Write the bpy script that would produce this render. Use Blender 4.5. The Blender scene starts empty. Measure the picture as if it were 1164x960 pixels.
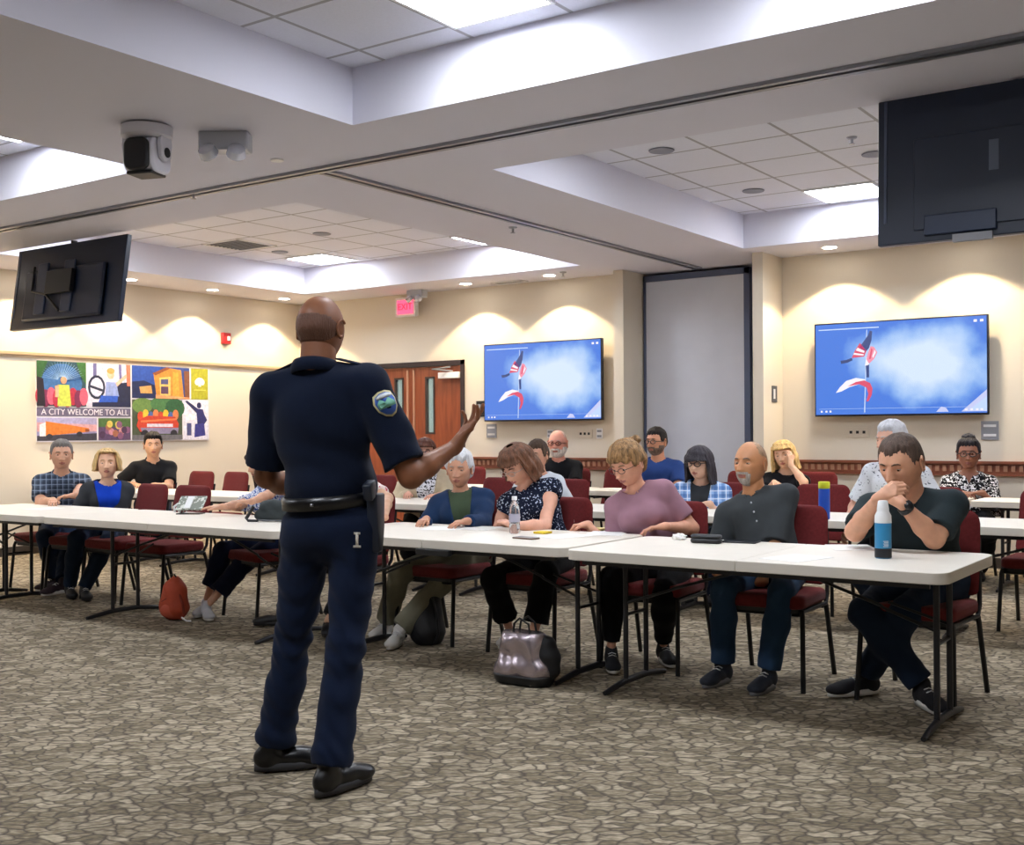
import bpy, math, random
import numpy as np
from mathutils import Vector, Matrix
random.seed(7); np.random.seed(7)
SC = bpy.context.scene
COL = SC.collection
PI = math.pi

# ------------------------------------------------------------------ camera
FPX, CXP, CYP, EYE, YAW, ROLL = 1299.0, 586.0, 491.0, 1.333, math.radians(34.8), math.radians(.372)
_r = Vector((math.cos(YAW), math.sin(YAW), 0)); _f = Vector((-math.sin(YAW), math.cos(YAW), 0)); _u = Vector((0, 0, 1))
_cx = _r*math.cos(ROLL) - _u*math.sin(ROLL); _cy = _r*math.sin(ROLL) + _u*math.cos(ROLL)
cd = bpy.data.cameras.new('camera'); cam = bpy.data.objects.new('camera', cd); COL.objects.link(cam)
m = Matrix((_cx, _cy, -_f)).transposed().to_4x4(); m.translation = (0, 0, EYE)
cam.matrix_world = m
cd.sensor_width = 36; cd.lens = 36*FPX/1164; cd.shift_x = -(CXP-582)/1164; cd.shift_y = (CYP-480)/1164
cd.clip_start = .05; SC.camera = cam
# ------------------------------------------------------------------ world, exposure
SC.view_settings.view_transform = 'Standard'; SC.view_settings.look = 'None'
EXPO = 1.3; SC.view_settings.exposure = EXPO; SC.view_settings.gamma = 1; SC.view_settings.use_curve_mapping = False
w = bpy.data.worlds.new('world'); SC.world = w; w.use_nodes = True
w.node_tree.nodes['Background'].inputs[0].default_value = (.8, .88, 1, 1)
w.node_tree.nodes['Background'].inputs[1].default_value = .35
PANEL_E = 14.0; CAN_W = 60.0; SCR = 1.06/2**EXPO
SC.cycles.max_bounces = 7; SC.cycles.diffuse_bounces = 4; SC.cycles.glossy_bounces = 3
SC.cycles.transmission_bounces = 6; SC.cycles.caustics_reflective = False; SC.cycles.caustics_refractive = False
SC.cycles.sample_clamp_indirect = 6

def ray(x, y):
    a = x-CXP; b = y-CYP
    u = (a*math.cos(ROLL)-b*math.sin(ROLL))/FPX; v = (a*math.sin(ROLL)+b*math.cos(ROLL))/FPX
    return _r*u + _f - _u*v
def pY(x, y, Y): r = ray(x, y); t = Y/r.y; return Vector((r.x*t, Y, EYE+r.z*t))
def pX(x, y, X): r = ray(x, y); t = X/r.x; return Vector((X, r.y*t, EYE+r.z*t))
def pZ(x, y, z): r = ray(x, y); t = (z-EYE)/r.z; return Vector((r.x*t, r.y*t, z))
def pD(x, y, d): r = ray(x, y); return Vector((r.x*d, r.y*d, EYE+r.z*d))

# ------------------------------------------------------------------ materials
MATS = {}
def lin(c):
    return tuple((v/12.92 if v <= .04045 else ((v+.055)/1.055)**2.4) for v in c)
def hx(s): return lin(tuple(int(s[i:i+2], 16)/255 for i in (0, 2, 4)))
def node(nt, t, **k):
    n = nt.nodes.new(t)
    for a, v in k.items():
        if a.startswith('i_'): n.inputs[a[2:].replace('_', ' ')].default_value = v
        else: setattr(n, a, v)
    return n
def base_mat(name):
    mt = bpy.data.materials.new(name); mt.use_nodes = True
    nt = mt.node_tree; b = nt.nodes['Principled BSDF']
    return mt, nt, b
def mat(name, col, rough=.6, metal=0, noise=0, nscale=20, bump=0, bscale=200, stretch=(1, 1, 1), emit=0, ecol=None, trans=0, sheen=0, ss=0, spec=None, alpha=1):
    if name in MATS: return MATS[name]
    if isinstance(col, str): col = hx(col)
    mt, nt, b = base_mat(name); L = nt.links
    b.inputs['Base Color'].default_value = (*col, 1); b.inputs['Roughness'].default_value = rough
    b.inputs['Metallic'].default_value = metal
    if spec is not None: b.inputs['Specular IOR Level'].default_value = spec
    tc = node(nt, 'ShaderNodeTexCoord'); mp = node(nt, 'ShaderNodeMapping'); mp.inputs['Scale'].default_value = stretch
    L.new(tc.outputs['Object'], mp.inputs[0])
    if noise:
        n = node(nt, 'ShaderNodeTexNoise', i_Scale=nscale, i_Detail=4.0); L.new(mp.outputs[0], n.inputs[0])
        r = node(nt, 'ShaderNodeMapRange'); r.inputs[1].default_value = .3; r.inputs[2].default_value = .7
        r.inputs[3].default_value = 1-noise; r.inputs[4].default_value = 1+noise
        L.new(n.outputs[0], r.inputs[0])
        mx = node(nt, 'ShaderNodeVectorMath', operation='SCALE'); mx.inputs[0].default_value = col
        L.new(r.outputs[0], mx.inputs['Scale']); L.new(mx.outputs[0], b.inputs['Base Color'])
    if bump:
        n = node(nt, 'ShaderNodeTexNoise', i_Scale=bscale, i_Detail=3.0); L.new(mp.outputs[0], n.inputs[0])
        bp = node(nt, 'ShaderNodeBump'); bp.inputs['Strength'].default_value = bump; bp.inputs['Distance'].default_value = .01
        L.new(n.outputs[0], bp.inputs['Height']); L.new(bp.outputs[0], b.inputs['Normal'])
    if emit:
        b.inputs['Emission Color'].default_value = (*(ecol or col), 1); b.inputs['Emission Strength'].default_value = emit
    if trans: b.inputs['Transmission Weight'].default_value = trans
    if sheen: b.inputs['Sheen Weight'].default_value = sheen
    if ss:
        b.inputs['Subsurface Weight'].default_value = ss; b.inputs['Subsurface Radius'].default_value = (.02, .008, .004)
        b.inputs['Subsurface Scale'].default_value = .5
    if alpha < 1: b.inputs['Alpha'].default_value = alpha
    MATS[name] = mt; return mt
def skinm(name, c): return mat(name, c, rough=.5, noise=.07, nscale=25, ss=.08)
def fabric(name, c, bump=.25, noise=.08): return mat(name, c, rough=.9, noise=noise, nscale=12, bump=bump, bscale=350, sheen=.05, spec=.15)
def hairm(name, c, dark=.35):
    return mat(name, c, rough=.55, noise=dark, nscale=22, bump=.7, bscale=60, stretch=(3, 3, .5), spec=.35)
def plaid(name, base, c1, c2, dirv, s=14):
    if name in MATS: return MATS[name]
    mt, nt, b = base_mat(name); L = nt.links; tc = node(nt, 'ShaderNodeTexCoord')
    def stripe(v, sc, th, off=0):
        d = node(nt, 'ShaderNodeVectorMath', operation='DOT_PRODUCT'); d.inputs[1].default_value = v; L.new(tc.outputs['Object'], d.inputs[0])
        a = node(nt, 'ShaderNodeMath', operation='MULTIPLY_ADD'); a.inputs[1].default_value = sc; a.inputs[2].default_value = off; L.new(d.outputs['Value'], a.inputs[0])
        f = node(nt, 'ShaderNodeMath', operation='FRACT'); L.new(a.outputs[0], f.inputs[0])
        g = node(nt, 'ShaderNodeMath', operation='LESS_THAN'); g.inputs[1].default_value = th; L.new(f.outputs[0], g.inputs[0]); return g.outputs[0]
    cur = (*hx(base), 1); out = None
    for v, sc, th, c, fac, off in ((dirv, s, .4, c1, .55, 0), ((0, 0, 1), s, .4, c1, .55, 0), (dirv, s, .1, c2, .8, .25), ((0, 0, 1), s, .1, c2, .8, .25)):
        st = stripe(v, sc, th, off); mu = node(nt, 'ShaderNodeMath', operation='MULTIPLY'); mu.inputs[1].default_value = fac; L.new(st, mu.inputs[0])
        mx = node(nt, 'ShaderNodeMixRGB'); L.new(mu.outputs[0], mx.inputs[0])
        if out is None: mx.inputs[1].default_value = cur
        else: L.new(out, mx.inputs[1])
        mx.inputs[2].default_value = (*hx(c), 1); out = mx.outputs[0]
    L.new(out, b.inputs['Base Color']); b.inputs['Roughness'].default_value = .9; b.inputs['Specular IOR Level'].default_value = .15
    MATS[name] = mt; return mt
def floral(name, base, accent, scale=40, th=.35, warp=.0):
    if name in MATS: return MATS[name]
    mt, nt, b = base_mat(name); L = nt.links; tc = node(nt, 'ShaderNodeTexCoord')
    n = node(nt, 'ShaderNodeTexNoise', i_Scale=scale, i_Detail=1.5); n.inputs['Distortion'].default_value = warp; L.new(tc.outputs['Object'], n.inputs[0])
    r = node(nt, 'ShaderNodeValToRGB'); r.color_ramp.interpolation = 'LINEAR'
    r.color_ramp.elements[0].position = th; r.color_ramp.elements[0].color = (*hx(accent), 1)
    r.color_ramp.elements[1].position = th+.04; r.color_ramp.elements[1].color = (*hx(base), 1)
    L.new(n.outputs[0], r.inputs[0]); L.new(r.outputs[0], b.inputs['Base Color'])
    b.inputs['Roughness'].default_value = .9; b.inputs['Specular IOR Level'].default_value = .15
    MATS[name] = mt; return mt

def carpet_mat():
    mt, nt, b = base_mat('carpet'); L = nt.links
    tc = node(nt, 'ShaderNodeTexCoord')
    mp = node(nt, 'ShaderNodeMapping'); mp.inputs['Rotation'].default_value = (0, 0, -YAW); L.new(tc.outputs['Object'], mp.inputs[0])
    wn = node(nt, 'ShaderNodeTexNoise', i_Scale=9.0, i_Detail=2.0); L.new(mp.outputs[0], wn.inputs[0])
    ad = node(nt, 'ShaderNodeVectorMath', operation='MULTIPLY_ADD'); ad.inputs[1].default_value = (.10, .10, 0)
    L.new(wn.outputs['Color'], ad.inputs[0]); L.new(mp.outputs[0], ad.inputs[2])
    m2 = node(nt, 'ShaderNodeMapping'); m2.inputs['Scale'].default_value = (13, 21, 1); L.new(ad.outputs[0], m2.inputs[0])
    ve = node(nt, 'ShaderNodeTexVoronoi', feature='DISTANCE_TO_EDGE'); ve.inputs['Scale'].default_value = 1.0; ve.voronoi_dimensions = '2D'; L.new(m2.outputs[0], ve.inputs[0])
    vc = node(nt, 'ShaderNodeTexVoronoi', feature='F1'); vc.inputs['Scale'].default_value = 1.0; vc.voronoi_dimensions = '2D'; L.new(m2.outputs[0], vc.inputs[0])
    # finer streaks inside the stones
    m3 = node(nt, 'ShaderNodeMapping'); m3.inputs['Scale'].default_value = (28, 75, 1); L.new(mp.outputs[0], m3.inputs[0])
    fn = node(nt, 'ShaderNodeTexNoise', i_Scale=1.0, i_Detail=4.0); fn.noise_dimensions = '2D'; L.new(m3.outputs[0], fn.inputs[0])
    pile = node(nt, 'ShaderNodeTexNoise', i_Scale=300.0, i_Detail=2.0); L.new(mp.outputs[0], pile.inputs[0])
    sep = node(nt, 'ShaderNodeSeparateColor'); L.new(vc.outputs['Color'], sep.inputs[0])
    av = node(nt, 'ShaderNodeMath', operation='MULTIPLY_ADD'); av.inputs[1].default_value = .36; L.new(sep.outputs[0], av.inputs[0])
    fs = node(nt, 'ShaderNodeMath', operation='MULTIPLY'); fs.inputs[1].default_value = .74; L.new(fn.outputs[0], fs.inputs[0]); L.new(fs.outputs[0], av.inputs[2])
    r = node(nt, 'ShaderNodeValToRGB'); e = r.color_ramp.elements
    e[0].position = .2; e[0].color = (*hx('59524a'), 1); e[1].position = .82; e[1].color = (*hx('c2b39b'), 1)
    n2 = e.new(.42); n2.color = (*hx('80745f'), 1); n3 = e.new(.6); n3.color = (*hx('9c907c'), 1)
    L.new(av.outputs[0], r.inputs[0])
    er = node(nt, 'ShaderNodeMapRange'); er.inputs[1].default_value = .0; er.inputs[2].default_value = .16; L.new(ve.outputs[0], er.inputs[0])
    mx = node(nt, 'ShaderNodeMixRGB'); mx.inputs[1].default_value = (*hx('5a5249'), 1); L.new(er.outputs[0], mx.inputs[0]); L.new(r.outputs[0], mx.inputs[2])
    L.new(mx.outputs[0], b.inputs['Base Color']); b.inputs['Roughness'].default_value = .95; b.inputs['Specular IOR Level'].default_value = .1
    bp = node(nt, 'ShaderNodeBump'); bp.inputs['Strength'].default_value = .4; bp.inputs['Distance'].default_value = .004
    L.new(pile.outputs[0], bp.inputs['Height']); L.new(bp.outputs[0], b.inputs['Normal'])
    return mt
def tile_mat():
    mt, nt, b = base_mat('ceiling tile'); L = nt.links; tc = node(nt, 'ShaderNodeTexCoord'); s = node(nt, 'ShaderNodeSeparateXYZ'); L.new(tc.outputs['Object'], s.inputs[0])
    def line(o, off, pitch):
        a = node(nt, 'ShaderNodeMath', operation='SUBTRACT'); a.inputs[1].default_value = off; L.new(o, a.inputs[0])
        d = node(nt, 'ShaderNodeMath', operation='DIVIDE'); d.inputs[1].default_value = pitch; L.new(a.outputs[0], d.inputs[0])
        p = node(nt, 'ShaderNodeMath', operation='PINGPONG'); p.inputs[1].default_value = .5; L.new(d.outputs[0], p.inputs[0])
        g = node(nt, 'ShaderNodeMath', operation='LESS_THAN'); g.inputs[1].default_value = .02; L.new(p.outputs[0], g.inputs[0]); return g.outputs[0]
    mxm = node(nt, 'ShaderNodeMath', operation='MAXIMUM'); L.new(line(s.outputs[0], -3.775, .645), mxm.inputs[0]); L.new(line(s.outputs[1], 8.05, .6445), mxm.inputs[1])
    n = node(nt, 'ShaderNodeTexNoise', i_Scale=90.0, i_Detail=3.0); L.new(tc.outputs['Object'], n.inputs[0])
    r = node(nt, 'ShaderNodeMapRange'); r.inputs[3].default_value = .78; r.inputs[4].default_value = .88; L.new(n.outputs[0], r.inputs[0])
    mx = node(nt, 'ShaderNodeMixRGB'); L.new(mxm.outputs[0], mx.inputs[0]); cb = node(nt, 'ShaderNodeCombineColor')
    for i in range(3): L.new(r.outputs[0], cb.inputs[i])
    tn = node(nt, 'ShaderNodeVectorMath', operation='MULTIPLY'); tn.inputs[1].default_value = (.93, .95, 1.06); L.new(cb.outputs[0], tn.inputs[0]); L.new(tn.outputs[0], mx.inputs[1]); mx.inputs[2].default_value = (.40, .40, .43, 1)
    L.new(mx.outputs[0], b.inputs['Base Color']); b.inputs['Roughness'].default_value = .9
    return mt
def wood_mat(name, c1, c2, axis=2):
    if name in MATS: return MATS[name]
    mt, nt, b = base_mat(name); L = nt.links; tc = node(nt, 'ShaderNodeTexCoord'); mp = node(nt, 'ShaderNodeMapping')
    sc = [14, 14, 14]; sc[axis] = 1.2; mp.inputs['Scale'].default_value = sc; L.new(tc.outputs['Object'], mp.inputs[0])
    n = node(nt, 'ShaderNodeTexNoise', i_Scale=1.5, i_Detail=6.0); n.inputs['Distortion'].default_value = .6; L.new(mp.outputs[0], n.inputs[0])
    r = node(nt, 'ShaderNodeValToRGB'); r.color_ramp.elements[0].position = .3; r.color_ramp.elements[0].color = (*hx(c1), 1)
    r.color_ramp.elements[1].position = .7; r.color_ramp.elements[1].color = (*hx(c2), 1)
    L.new(n.outputs[0], r.inputs[0]); L.new(r.outputs[0], b.inputs['Base Color']); b.inputs['Roughness'].default_value = .35
    MATS[name] = mt; return mt

M_wall = mat('cream wall paint', 'dbd1c0', rough=.85, bump=.08, bscale=120)
M_soff = mat('soffit paint', 'dad9e5', rough=.9, bump=.05, bscale=120)
M_white = mat('white plastic', 'e9e9ea', rough=.4)
M_black = mat('black plastic', '131418', rough=.45)
M_metal = mat('dark powder coated steel', '2a2a2e', rough=.4, metal=.4)
M_frame = mat('black chair steel', '17171a', rough=.35, metal=.3)
M_maroon = mat('maroon upholstery', '6c2728', rough=.9, noise=.12, nscale=60, bump=.3, bscale=500, sheen=.1, spec=.15)
M_table = mat('white moulded tabletop', 'e6dfd3', rough=.45, noise=.02, nscale=8, bump=.05, bscale=300)
M_grey = mat('grey plastic', '8f9198', rough=.5)
M_alu = mat('brushed aluminium', 'a9acb3', rough=.35, metal=.9)
M_dark = mat('dark void', '0c0e16', rough=.9)
M_paper = mat('white paper', 'f2f1ee', rough=.8)

# ------------------------------------------------------------------ object helpers
def kids_link(o, parent=None):
    COL.objects.link(o)
    if parent: o.parent = parent
    return o
def tag(o, label=None, cat=None, group=None, kind=None):
    if label: o['label'] = label
    if cat: o['category'] = cat
    if group: o['group'] = group
    if kind: o['kind'] = kind
    return o
def thing(name, loc, label, cat, rz=0, group=None):
    o = bpy.data.objects.new(name, None); COL.objects.link(o); o.location = loc; o.rotation_euler = (0, 0, rz)
    o.empty_display_size = .1
    return tag(o, label, cat, group)
def copy_tree(o, parent=None):
    c = o.copy(); COL.objects.link(c); c.parent = parent
    for ch in list(o.children): copy_tree(ch, c)
    return c
class MB:
    def __init__(s): s.v = []; s.f = []; s.mi = []; s.cur = 0
    def add(s, vs, fs, M=None):
        o = len(s.v)
        s.v += [tuple((M @ Vector(v)) if M is not None else v) for v in vs]
        s.f += [tuple(i+o for i in f) for f in fs]; s.mi += [s.cur]*len(fs); return s
    def m(s, i): s.cur = i; return s
    def box(s, c, d, M=None):
        x, y, z = c; a, b, e = d[0]/2, d[1]/2, d[2]/2
        vs = [(x+i*a, y+j*b, z+k*e) for i in (-1, 1) for j in (-1, 1) for k in (-1, 1)]
        return s.add(vs, [(0, 1, 3, 2), (4, 6, 7, 5), (0, 4, 5, 1), (2, 3, 7, 6), (0, 2, 6, 4), (1, 5, 7, 3)], M)
    def bx(s, x0, x1, y0, y1, z0, z1): return s.box(((x0+x1)/2, (y0+y1)/2, (z0+z1)/2), (x1-x0, y1-y0, z1-z0))
    def tube(s, pts, r, n=10, cap=True):
        pts = [Vector(p) for p in pts]; rs = r if isinstance(r, (list, tuple)) else [r]*len(pts)
        vs = []; prev = None
        for i, p in enumerate(pts):
            t = (pts[min(i+1, len(pts)-1)]-pts[max(i-1, 0)]).normalized()
            if prev is None:
                a = Vector((0, 0, 1)) if abs(t.z) < .9 else Vector((1, 0, 0)); x = t.cross(a).normalized()
            else: x = (prev - t*prev.dot(t)).normalized()
            prev = x; y = t.cross(x)
            vs += [p + (x*math.cos(2*PI*k/n)+y*math.sin(2*PI*k/n))*rs[i] for k in range(n)]
        fs = [(i*n+k, i*n+(k+1) % n, (i+1)*n+(k+1) % n, (i+1)*n+k) for i in range(len(pts)-1) for k in range(n)]
        if cap: fs += [tuple(range(n-1, -1, -1)), tuple((len(pts)-1)*n+k for k in range(n))]
        return s.add(vs, fs)
    def lathe(s, prof, n=24, M=None):
        vs = [(r*math.cos(2*PI*k/n), r*math.sin(2*PI*k/n), z) for r, z in prof for k in range(n)]
        fs = [(i*n+k, i*n+(k+1) % n, (i+1)*n+(k+1) % n, (i+1)*n+k) for i in range(len(prof)-1) for k in range(n)]
        fs += [tuple(range(n-1, -1, -1)), tuple((len(prof)-1)*n+k for k in range(n))]
        return s.add(vs, fs, M)
    def ell(s, c, r, n=16, M=None):
        vs = []; h = n//2
        for i in range(h+1):
            a = -PI/2+PI*i/h
            for k in range(n): vs.append((c[0]+r[0]*math.cos(a)*math.cos(2*PI*k/n), c[1]+r[1]*math.cos(a)*math.sin(2*PI*k/n), c[2]+r[2]*math.sin(a)))
        fs = [(i*n+k, i*n+(k+1) % n, (i+1)*n+(k+1) % n, (i+1)*n+k) for i in range(h) for k in range(n)]
        return s.add(vs, fs, M)
    def prism(s, poly, z0, z1, M=None):
        n = len(poly); vs = [(x, y, z0) for x, y in poly]+[(x, y, z1) for x, y in poly]
        fs = [tuple(range(n-1, -1, -1)), tuple(range(n, 2*n))]+[(k, (k+1) % n, n+(k+1) % n, n+k) for k in range(n)]
        return s.add(vs, fs, M)
    def build(s, name, mats, parent=None, bevel=0, seg=2, smooth=False, loc=None):
        me = bpy.data.meshes.new(name); me.from_pydata([tuple(v) for v in s.v], [], s.f)
        if not isinstance(mats, (list, tuple)): mats = [mats]
        for q in mats: me.materials.append(q)
        me.polygons.foreach_set('material_index', s.mi)
        if smooth: me.polygons.foreach_set('use_smooth', [True]*len(s.f))
        me.update(); o = bpy.data.objects.new(name, me); kids_link(o, parent)
        if loc is not None: o.location = loc
        if bevel:
            bv = o.modifiers.new('bevel', 'BEVEL'); bv.width = bevel; bv.segments = seg; bv.limit_method = 'ANGLE'; bv.angle_limit = math.radians(35)
            bv.harden_normals = False
        if bevel or smooth:
            try: me.set_sharp_from_angle(angle=math.radians(40))
            except Exception: pass
        return o
def rrect(w, h, r, n=5, cx=0, cy=0):
    out = []
    for sx, sy, a0 in ((1, 1, 0), (-1, 1, 90), (-1, -1, 180), (1, -1, 270)):
        for i in range(n+1):
            a = math.radians(a0+90*i/n); out.append((cx+sx*(w/2-r)+r*math.cos(a), cy+sy*(h/2-r)+r*math.sin(a)))
    return out
def struct(name, mb, mt, **k): return tag(mb.build(name, mt, **k), kind='structure')

# ------------------------------------------------------------------ room shell
H, T = 3.166, 3.506
XL, YB, XR, YF = -11.82, 11.607, 2.6, -3.2
struct('floor', MB().bx(XL-.1, XR+.1, YF-.1, YB+1.0, -.1, 0), carpet_mat())
struct('wall_left', MB().bx(XL-.15, XL, YF, YB+.15, 0, T+.1), M_wall)
struct('wall_right', MB().bx(XR, XR+.15, YF, YB+.15, 0, T+.1), M_wall)
struct('wall_front', MB().bx(XL, XR, YF-.15, YF, 0, T+.1), M_wall)
DX0, DX1, DZ = -10.69, -8.85, 2.262
AX0, AX1 = -6.384, -4.714
mb = MB().bx(XL, DX0, YB, YB+.15, 0, T+.1).bx(DX1, -6.51, YB, YB+.15, 0, T+.1).bx(DX0, DX1, YB, YB+.15, DZ, T+.1).bx(-4.6, XR, YB, YB+.15, 0, T+.1)
mb.bx(-6.51, AX0, 11.34, 12.35, 0, T+.1).bx(AX1, -4.6, 11.08, 12.35, 0, T+.1)
struct('wall_back', mb, M_wall)
struct('wall_recess', MB().bx(AX0, AX1, 12.25, 12.35, 0, T), M_dark)
# coffered ceiling: soffit grid with raised trays
trays = []
for (x0, x1) in ((-10.84, -6.59), (-4.67, -.42)):
    for (y0, y1) in ((6.46, 10.76), (.74, 5.04)): trays.append((x0, x1, y0, y1))
tx = [(-10.84, -6.59), (-4.67, -.42)]; ty = [(.74, 5.04), (6.46, 10.76)]
sf = MB()
ys = [YF, .74, 5.04, 6.46, 10.76, YB+.8]
for i in range(5):
    if i in (1, 3):
        for a, b in ((XL, -10.84), (-6.59, -4.67), (-.42, XR)): sf.bx(a, b, ys[i], ys[i+1], H, T+.1)
    else: sf.bx(XL, XR, ys[i], ys[i+1], H, T+.1)
struct('trim_1', sf, M_soff)
struct('ceiling', MB().bx(XL, XR, YF, YB+.8, T, T+.06), tile_mat())
# baseboards
M_base = mat('dark vinyl base', '3b332e', rough=.6)
struct('baseboard_left', MB().bx(XL, XL+.012, YF, YB, 0, .1), M_base)
struct('baseboard_back', MB().bx(DX1+.02, -6.515, YB-.012, YB, 0, .1).bx(-4.59, XR, YB-.012, YB, 0, .1), M_base)
# chair rail with dentils on the back wall
M_rail = wood_mat('cherry rail wood', '7a4330', '955a42', 0)
def rail(x0, x1):
    r = MB().bx(x0, x1, YB-.05, YB, 1.0, 1.025).bx(x0, x1, YB-.022, YB, .9, 1.0).bx(x0, x1, YB-.035, YB, .885, .905)
    r.cur = 1; x = x0+.03
    while x < x1-.04: r.bx(x, x+.035, YB-.034, YB, .925, .985); x += .07
    return r
M_dent = wood_mat('pale dentil wood', 'a8755c', 'b88a6e', 0)
struct('trim_2', rail(-8.72, -6.515), [M_rail, M_dent]); struct('trim_3', rail(-4.595, XR), [M_rail, M_dent])
# picture rail on the left wall
M_prail = wood_mat('picture rail wood', 'b39a7a', 'c6ae8c', 1)
struct('trim_4', MB().bx(XL, XL+.03, YF, YB, 2.235, 2.265).bx(XL, XL+.014, YF, YB, 2.205, 2.235), M_prail)
# partition tracks in the soffits
M_track = mat('track aluminium', '9a9da6', rough=.4, metal=.7)
def track(name, x0, x1, y0, y1, horiz):
    t = MB()
    if horiz:
        yc = (y0+y1)/2
        t.bx(x0, x1, yc-.055, yc-.018, H-.02, H).bx(x0, x1, yc+.018, yc+.055, H-.02, H); t.cur = 1; t.bx(x0, x1, yc-.018, yc+.018, H-.008, H)
    else:
        xc = (x0+x1)/2
        t.bx(xc-.055, xc-.018, y0, y1, H-.02, H).bx(xc+.018, xc+.055, y0, y1, H-.02, H); t.cur = 1; t.bx(xc-.018, xc+.018, y0, y1, H-.008, H)
    struct(name, t, [M_track, M_dark])
track('trim_5', XL, XR, 5.73, 5.73, True)
track('trim_6', -5.63, -5.63, 5.79, 11.7, False)
# double door
M_dwood = wood_mat('door wood', '7a3a22', '9a5030', 2)
M_dframe = mat('dark door frame', '2c2024', rough=.5)
struct('trim_7', MB().bx(DX0-.0, DX0+.05, YB-.03, YB+.12, 0, DZ).bx(DX1-.05, DX1, YB-.03, YB+.12, 0, DZ).bx(DX0, DX1, YB-.03, YB+.12, DZ-.06, DZ), M_dframe)
struct('wall_corridor', MB().bx(DX0, DX1, YB+.13, YB+.16, 0, DZ), mat('corridor glow behind glass', '8fa3a0', rough=.6, emit=.5, ecol=(.30, .42, .40)))  # backing sheet behind the lites; corridor light put in as its own glow
def door(name, x0, x1, lx, hx_):
    W0, W1 = lx-.065, lx+.065
    d = MB(); y0, y1 = YB+.02, YB+.065
    d.bx(x0, W0, y0, y1, .01, DZ-.065).bx(W1, x1, y0, y1, .01, DZ-.065).bx(W0, W1, y0, y1, .01, 1.33).bx(W0, W1, y0, y1, 2.05, DZ-.065)
    o = struct(name, d, M_dwood)
    fr = MB(); fr.bx(W0-.015, W0+.01, y0-.008, y1, 1.315, 2.065).bx(W1-.01, W1+.015, y0-.008, y1, 1.315, 2.065).bx(W0, W1, y0-.008, y1, 1.315, 1.34).bx(W0, W1, y0-.008, y1, 2.04, 2.065)
    fr.build('lite_frame', mat('lite frame', '3b2f2d'), o)
    MB().bx(W0, W1, y0+.02, y0+.026, 1.33, 2.05).build('glass_pane', mat('door glass', 'a9bdb8', rough=.1, alpha=.35), o)
    cl = MB().bx(hx_-.17, hx_+.17, y0-.07, y0, 2.03, 2.11).build('door_closer', M_white, o, bevel=.006)
    s = 1 if hx_ < lx else -1
    MB().tube([(hx_-.05*s, y0-.04, 2.12), (hx_+.18*s, y0-.17, 2.15), (hx_+.0*s, y0-.02, 2.18)], .012).build('closer_arm', M_grey, cl)
    return o
dm = -9.745
d1 = door('door_1', DX0+.05, dm-.004, -9.965, -10.42)
d2 = door('door_2', dm+.004, DX1-.05, -9.435, -9.08)
M_rod = mat('brass coloured astragal', 'b98f78', rough=.4, metal=.3)
MB().bx(dm-.075, dm-.05, YB-.0, YB+.02, .02, 2.16).build('vertical_rod', M_rod, d1)
MB().bx(dm+.03, dm+.055, YB-.0, YB+.02, .02, 2.16).build('vertical_rod', M_rod, d2)
for o_, a in ((d1, dm-.2), (d2, dm+.2)):
    MB().bx(a-.25, a+.25, YB-.05, YB-.02, .98, 1.03).bx(a-.22, a-.18, YB-.03, YB+.02, .97, 1.04).bx(a+.18, a+.22, YB-.03, YB+.02, .97, 1.04).build('push_bar', M_alu, o_)

# operable partition panel parked in the recess
pn = thing('partition_panel', ((AX0+AX1)/2, 11.82, 0), 'tall pale grey folded partition panel parked in the recess between the two wall screens', 'partition')
cxp = (AX0+AX1)/2; PX0, PX1 = -6.37-cxp, -5.05-cxp
MB().bx(PX0+.03, PX1-.07, -.02, .05, .03, H-.1).build('panel_face', mat('partition vinyl', 'dde1ec', rough=.8, noise=.03, nscale=3, bump=.15, bscale=250), pn, bevel=.004)
f = MB(); f.bx(PX0, PX0+.03, -.03, .06, .02, H-.03).bx(PX1-.07, PX1, -.03, .06, .02, H-.03).bx(PX0, PX1, -.03, .06, H-.1, H-.03)
f.build('panel_edge', mat('partition edge', '5a6480', rough=.5), pn, bevel=.003)

# ------------------------------------------------------------------ lights
M_diff = mat('light diffuser', (.95, .96, 1), rough=.5, emit=PANEL_E, ecol=(.88, .93, 1))
def troffer(x, y, label):
    t = thing('ceiling_light', (x, y, T), label, 'ceiling light', group='square light panels set in the ceiling tiles')
    s = .32
    MB().bx(-s, s, -s, -s+.02, -.016, -.001).bx(-s, s, s-.02, s, -.016, -.001).bx(-s, -s+.02, -s+.02, s-.02, -.016, -.001).bx(s-.02, s, -s+.02, s-.02, -.016, -.001).build('frame', M_white, t)
    MB().bx(-s+.02, s-.02, -s+.02, s-.02, -.012, -.002).build('diffuser', M_diff, t)
troffer(-3.43, 4.535, 'large bright square ceiling light panel at the top of the picture, in the near coffer')
troffer(-3.45, 10.3, 'bright square ceiling light panel in the right coffer beside the hanging television')
troffer(-10.08, 10.3, 'bright square ceiling light panel in the left rear coffer, nearer the poster wall')
troffer(-7.5, 10.3, 'narrow-looking bright light panel at the right edge of the left rear coffer')
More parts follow.
